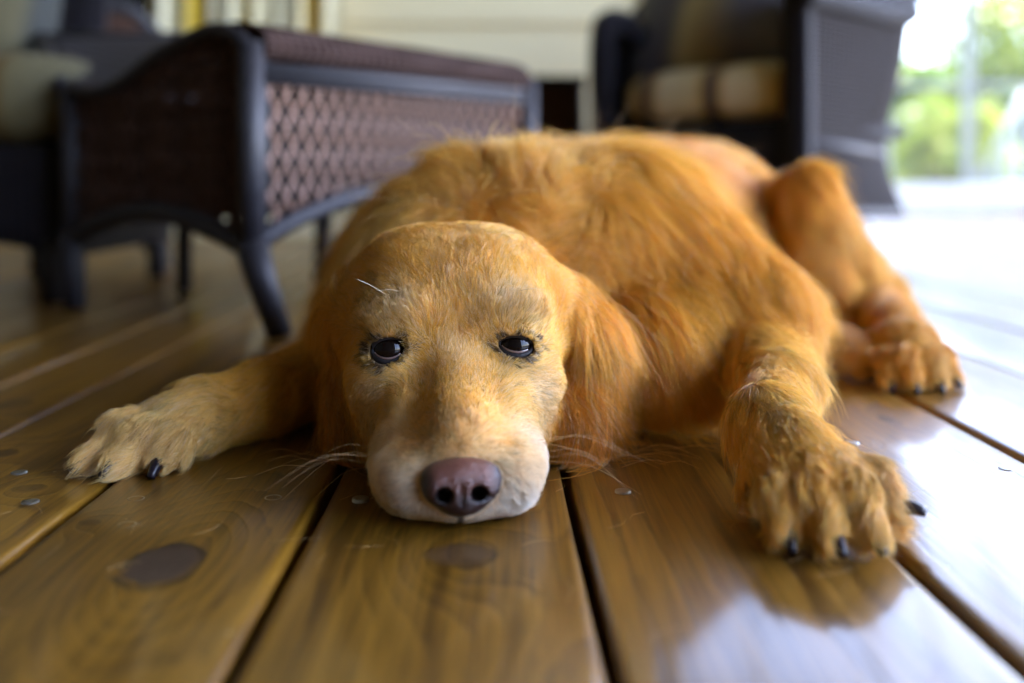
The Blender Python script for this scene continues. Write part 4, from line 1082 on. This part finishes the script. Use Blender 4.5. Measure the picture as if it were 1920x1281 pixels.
# keep strands out of the eyes
for e in EYES:
    l = PTS-e['c'].astype(np.float32); dd = np.linalg.norm(l,axis=2,keepdims=True); PTS = np.where(dd < RE+.0030, e['c']+l/dd*(RE+.0030), PTS)
kv = ((.5+.5*s1)*.5+.5*rng.random(N))[:,None]
CL = CL*(.46+.92*kv)*(1+(s2-.5)*(RG @ np.array([.16,1.0,.62,.34,.34])))[:,None]*(1+(s1-.5)*.28)[:,None]*(1+.13*snoise(R0,14,77,3))[:,None]
pp = .10+.03*RG[:,0]+.08*RG[:,4]
for x_, f_, z_, r_, w_ in ((0,.03,-.008,.028,.34),(.045,.015,-.03,.020,.40),(-.045,.015,-.03,.020,.40),(.032,.012,.026,.016,.45),(-.032,.012,.026,.016,.45),(0,.0,.05,.03,.15)):
    pp = pp+1.0*w_*np.exp(-(np.linalg.norm(R0-hl(x_,f_,z_),axis=1)/r_)**2)
pale = (rng.random(N) < pp)[:,None]; CL = np.where(pale, CL*.4+np.array([.85,.72,.52])*.6, CL)
CL = np.maximum(CL,.005); CL = CL*np.minimum(1, .93/CL.max(1,keepdims=True))
RAD = .000125*RG[:,0]+.00018*RG[:,1]+.00022*RG[:,2]+.00017*(RG[:,3]+RG[:,4])
# whiskers, brow bristles and flyaway hairs share the fur object
EX = []; EXC = []; EXR = []
def strand(pts, col, rad): EX.append(smooth_path(pts, K)); EXC.append(col); EXR.append(rad)
wr = np.random.default_rng(12)
for s in (-1,1):
    for k in range(6):
        b = hl(s*(.043+.008*wr.random()), .075-.03*wr.random(), -.066+.022*wr.random())
        v_, g_ = fgrad(b[None]); b = b-g_[0]*v_[0]
        L = .035+.03*wr.random(); d = HR*s*1.0+HF*wr.uniform(-.3,.35)+HU*wr.uniform(-.45,.10); d /= np.linalg.norm(d)
        q = [b, b+d*L*.5+HU*.002, b+d*L-HU*L*.22]; q[2][2] = max(q[2][2], .002); q[1][2] = max(q[1][2], .003); strand(q, (.80,.60,.32), .00012)
    for k in range(1):
        b = hl(s*(.030+.012*wr.random()), .012, .030+.006*wr.random()); v_, g_ = fgrad(b[None]); b = b-g_[0]*v_[0]
        d = HR*s*.7+HU*wr.uniform(.1,.8)+HF*.5; strand([b, b+d*.012, b+d*.024-HU*.002], (.9,.8,.6), .00014)
b = np.array(P(722,552,.625)); strand([b, np.array(P(695,535,.615)), np.array(P(668,523,.605))], (.95,.88,.7), .00018)
for k in range(170):      # flyaways on ruff, ears and legs
    i = wr.integers(0,N)
    if RG[i,0] > .5 or RG[i,4] > .5: continue
    L = LEN[i]*wr.uniform(1.3,2.0); d = fl[i]+NRM[i]*wr.uniform(.4,1.0)+wr.normal(0,.4,3); d /= np.linalg.norm(d)
    q = [R0[i], R0[i]+d*L*.5, R0[i]+d*L+wr.normal(0,.3,3)*L*.3-G3*-.1*L]; q[2][2] = max(.002,q[2][2]); q[1][2] = max(.002,q[1][2]); strand(q, (.80,.55,.25), .00012)
for s, x0, y0 in ((1,.075,.675),(1,.09,.69),(-1,-.125,.66)):     # loose hairs on the boards by the ears
    for k in range(9):
        a = wr.uniform(-.6,.9); b = np.array([x0+wr.normal(0,.01), y0+wr.normal(0,.012), .004]); d = np.array([s*math.cos(a), -math.sin(a)*.6, 0])
        L = wr.uniform(.02,.05); strand([b, b+d*L*.5+[0,.004,.002], b+d*L+[0,0,-.001]], (.8,.55,.25), .00012)
for k in range(34):       # shed hairs scattered on the boards
    b = np.array([wr.uniform(-.30,.24), wr.uniform(.42,.66), .0018]); a = wr.uniform(0,6.28); L = wr.uniform(.012,.03); d = np.array([math.cos(a),math.sin(a),0])
    if fval(b[None])[0] > .012: strand([b, b+d*L*.5+np.array([-d[1],d[0],0])*L*wr.uniform(-.2,.2), b+d*L], (.80,.58,.28), .00010)
EX = np.array(EX, np.float32); PTS = np.concatenate([PTS, EX]); CL = np.vstack([CL, np.array(EXC)]); RAD = np.concatenate([RAD, EXR]); NT_ = len(PTS)
cv = bpy.data.hair_curves.new('fur'); cv.add_curves([K]*NT_)
cv.position_data.foreach_set('vector', PTS.ravel())
ra = cv.attributes.get('radius') or cv.attributes.new('radius','FLOAT','POINT')
ra.data.foreach_set('value', (RAD[:,None]*(1-.78*tt[None,:]**1.5)).astype('f').ravel())
ca = cv.attributes.new('fcol','FLOAT_COLOR','CURVE'); ca.data.foreach_set('color', np.hstack([CL,np.ones((NT_,1))]).astype('f').ravel())
t = NT('golden_fur'); c = t.n('ShaderNodeAttribute', attribute_name='fcol').outputs['Color']
ic = t.n('ShaderNodeHairInfo').outputs['Intercept']
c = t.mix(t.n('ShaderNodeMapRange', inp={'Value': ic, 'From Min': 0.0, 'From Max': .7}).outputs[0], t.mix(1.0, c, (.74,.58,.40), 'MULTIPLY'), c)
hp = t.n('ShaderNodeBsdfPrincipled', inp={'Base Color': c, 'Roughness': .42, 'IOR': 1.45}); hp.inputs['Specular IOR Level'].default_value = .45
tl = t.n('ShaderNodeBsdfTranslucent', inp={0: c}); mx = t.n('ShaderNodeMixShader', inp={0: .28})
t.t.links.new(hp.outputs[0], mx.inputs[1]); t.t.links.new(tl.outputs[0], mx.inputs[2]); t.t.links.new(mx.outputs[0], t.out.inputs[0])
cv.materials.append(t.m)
FUR = bpy.data.objects.new('fur', cv); COL.objects.link(FUR); FUR.parent = DOG
print('strands', NT_, 't', round(time.time()-T0,1))
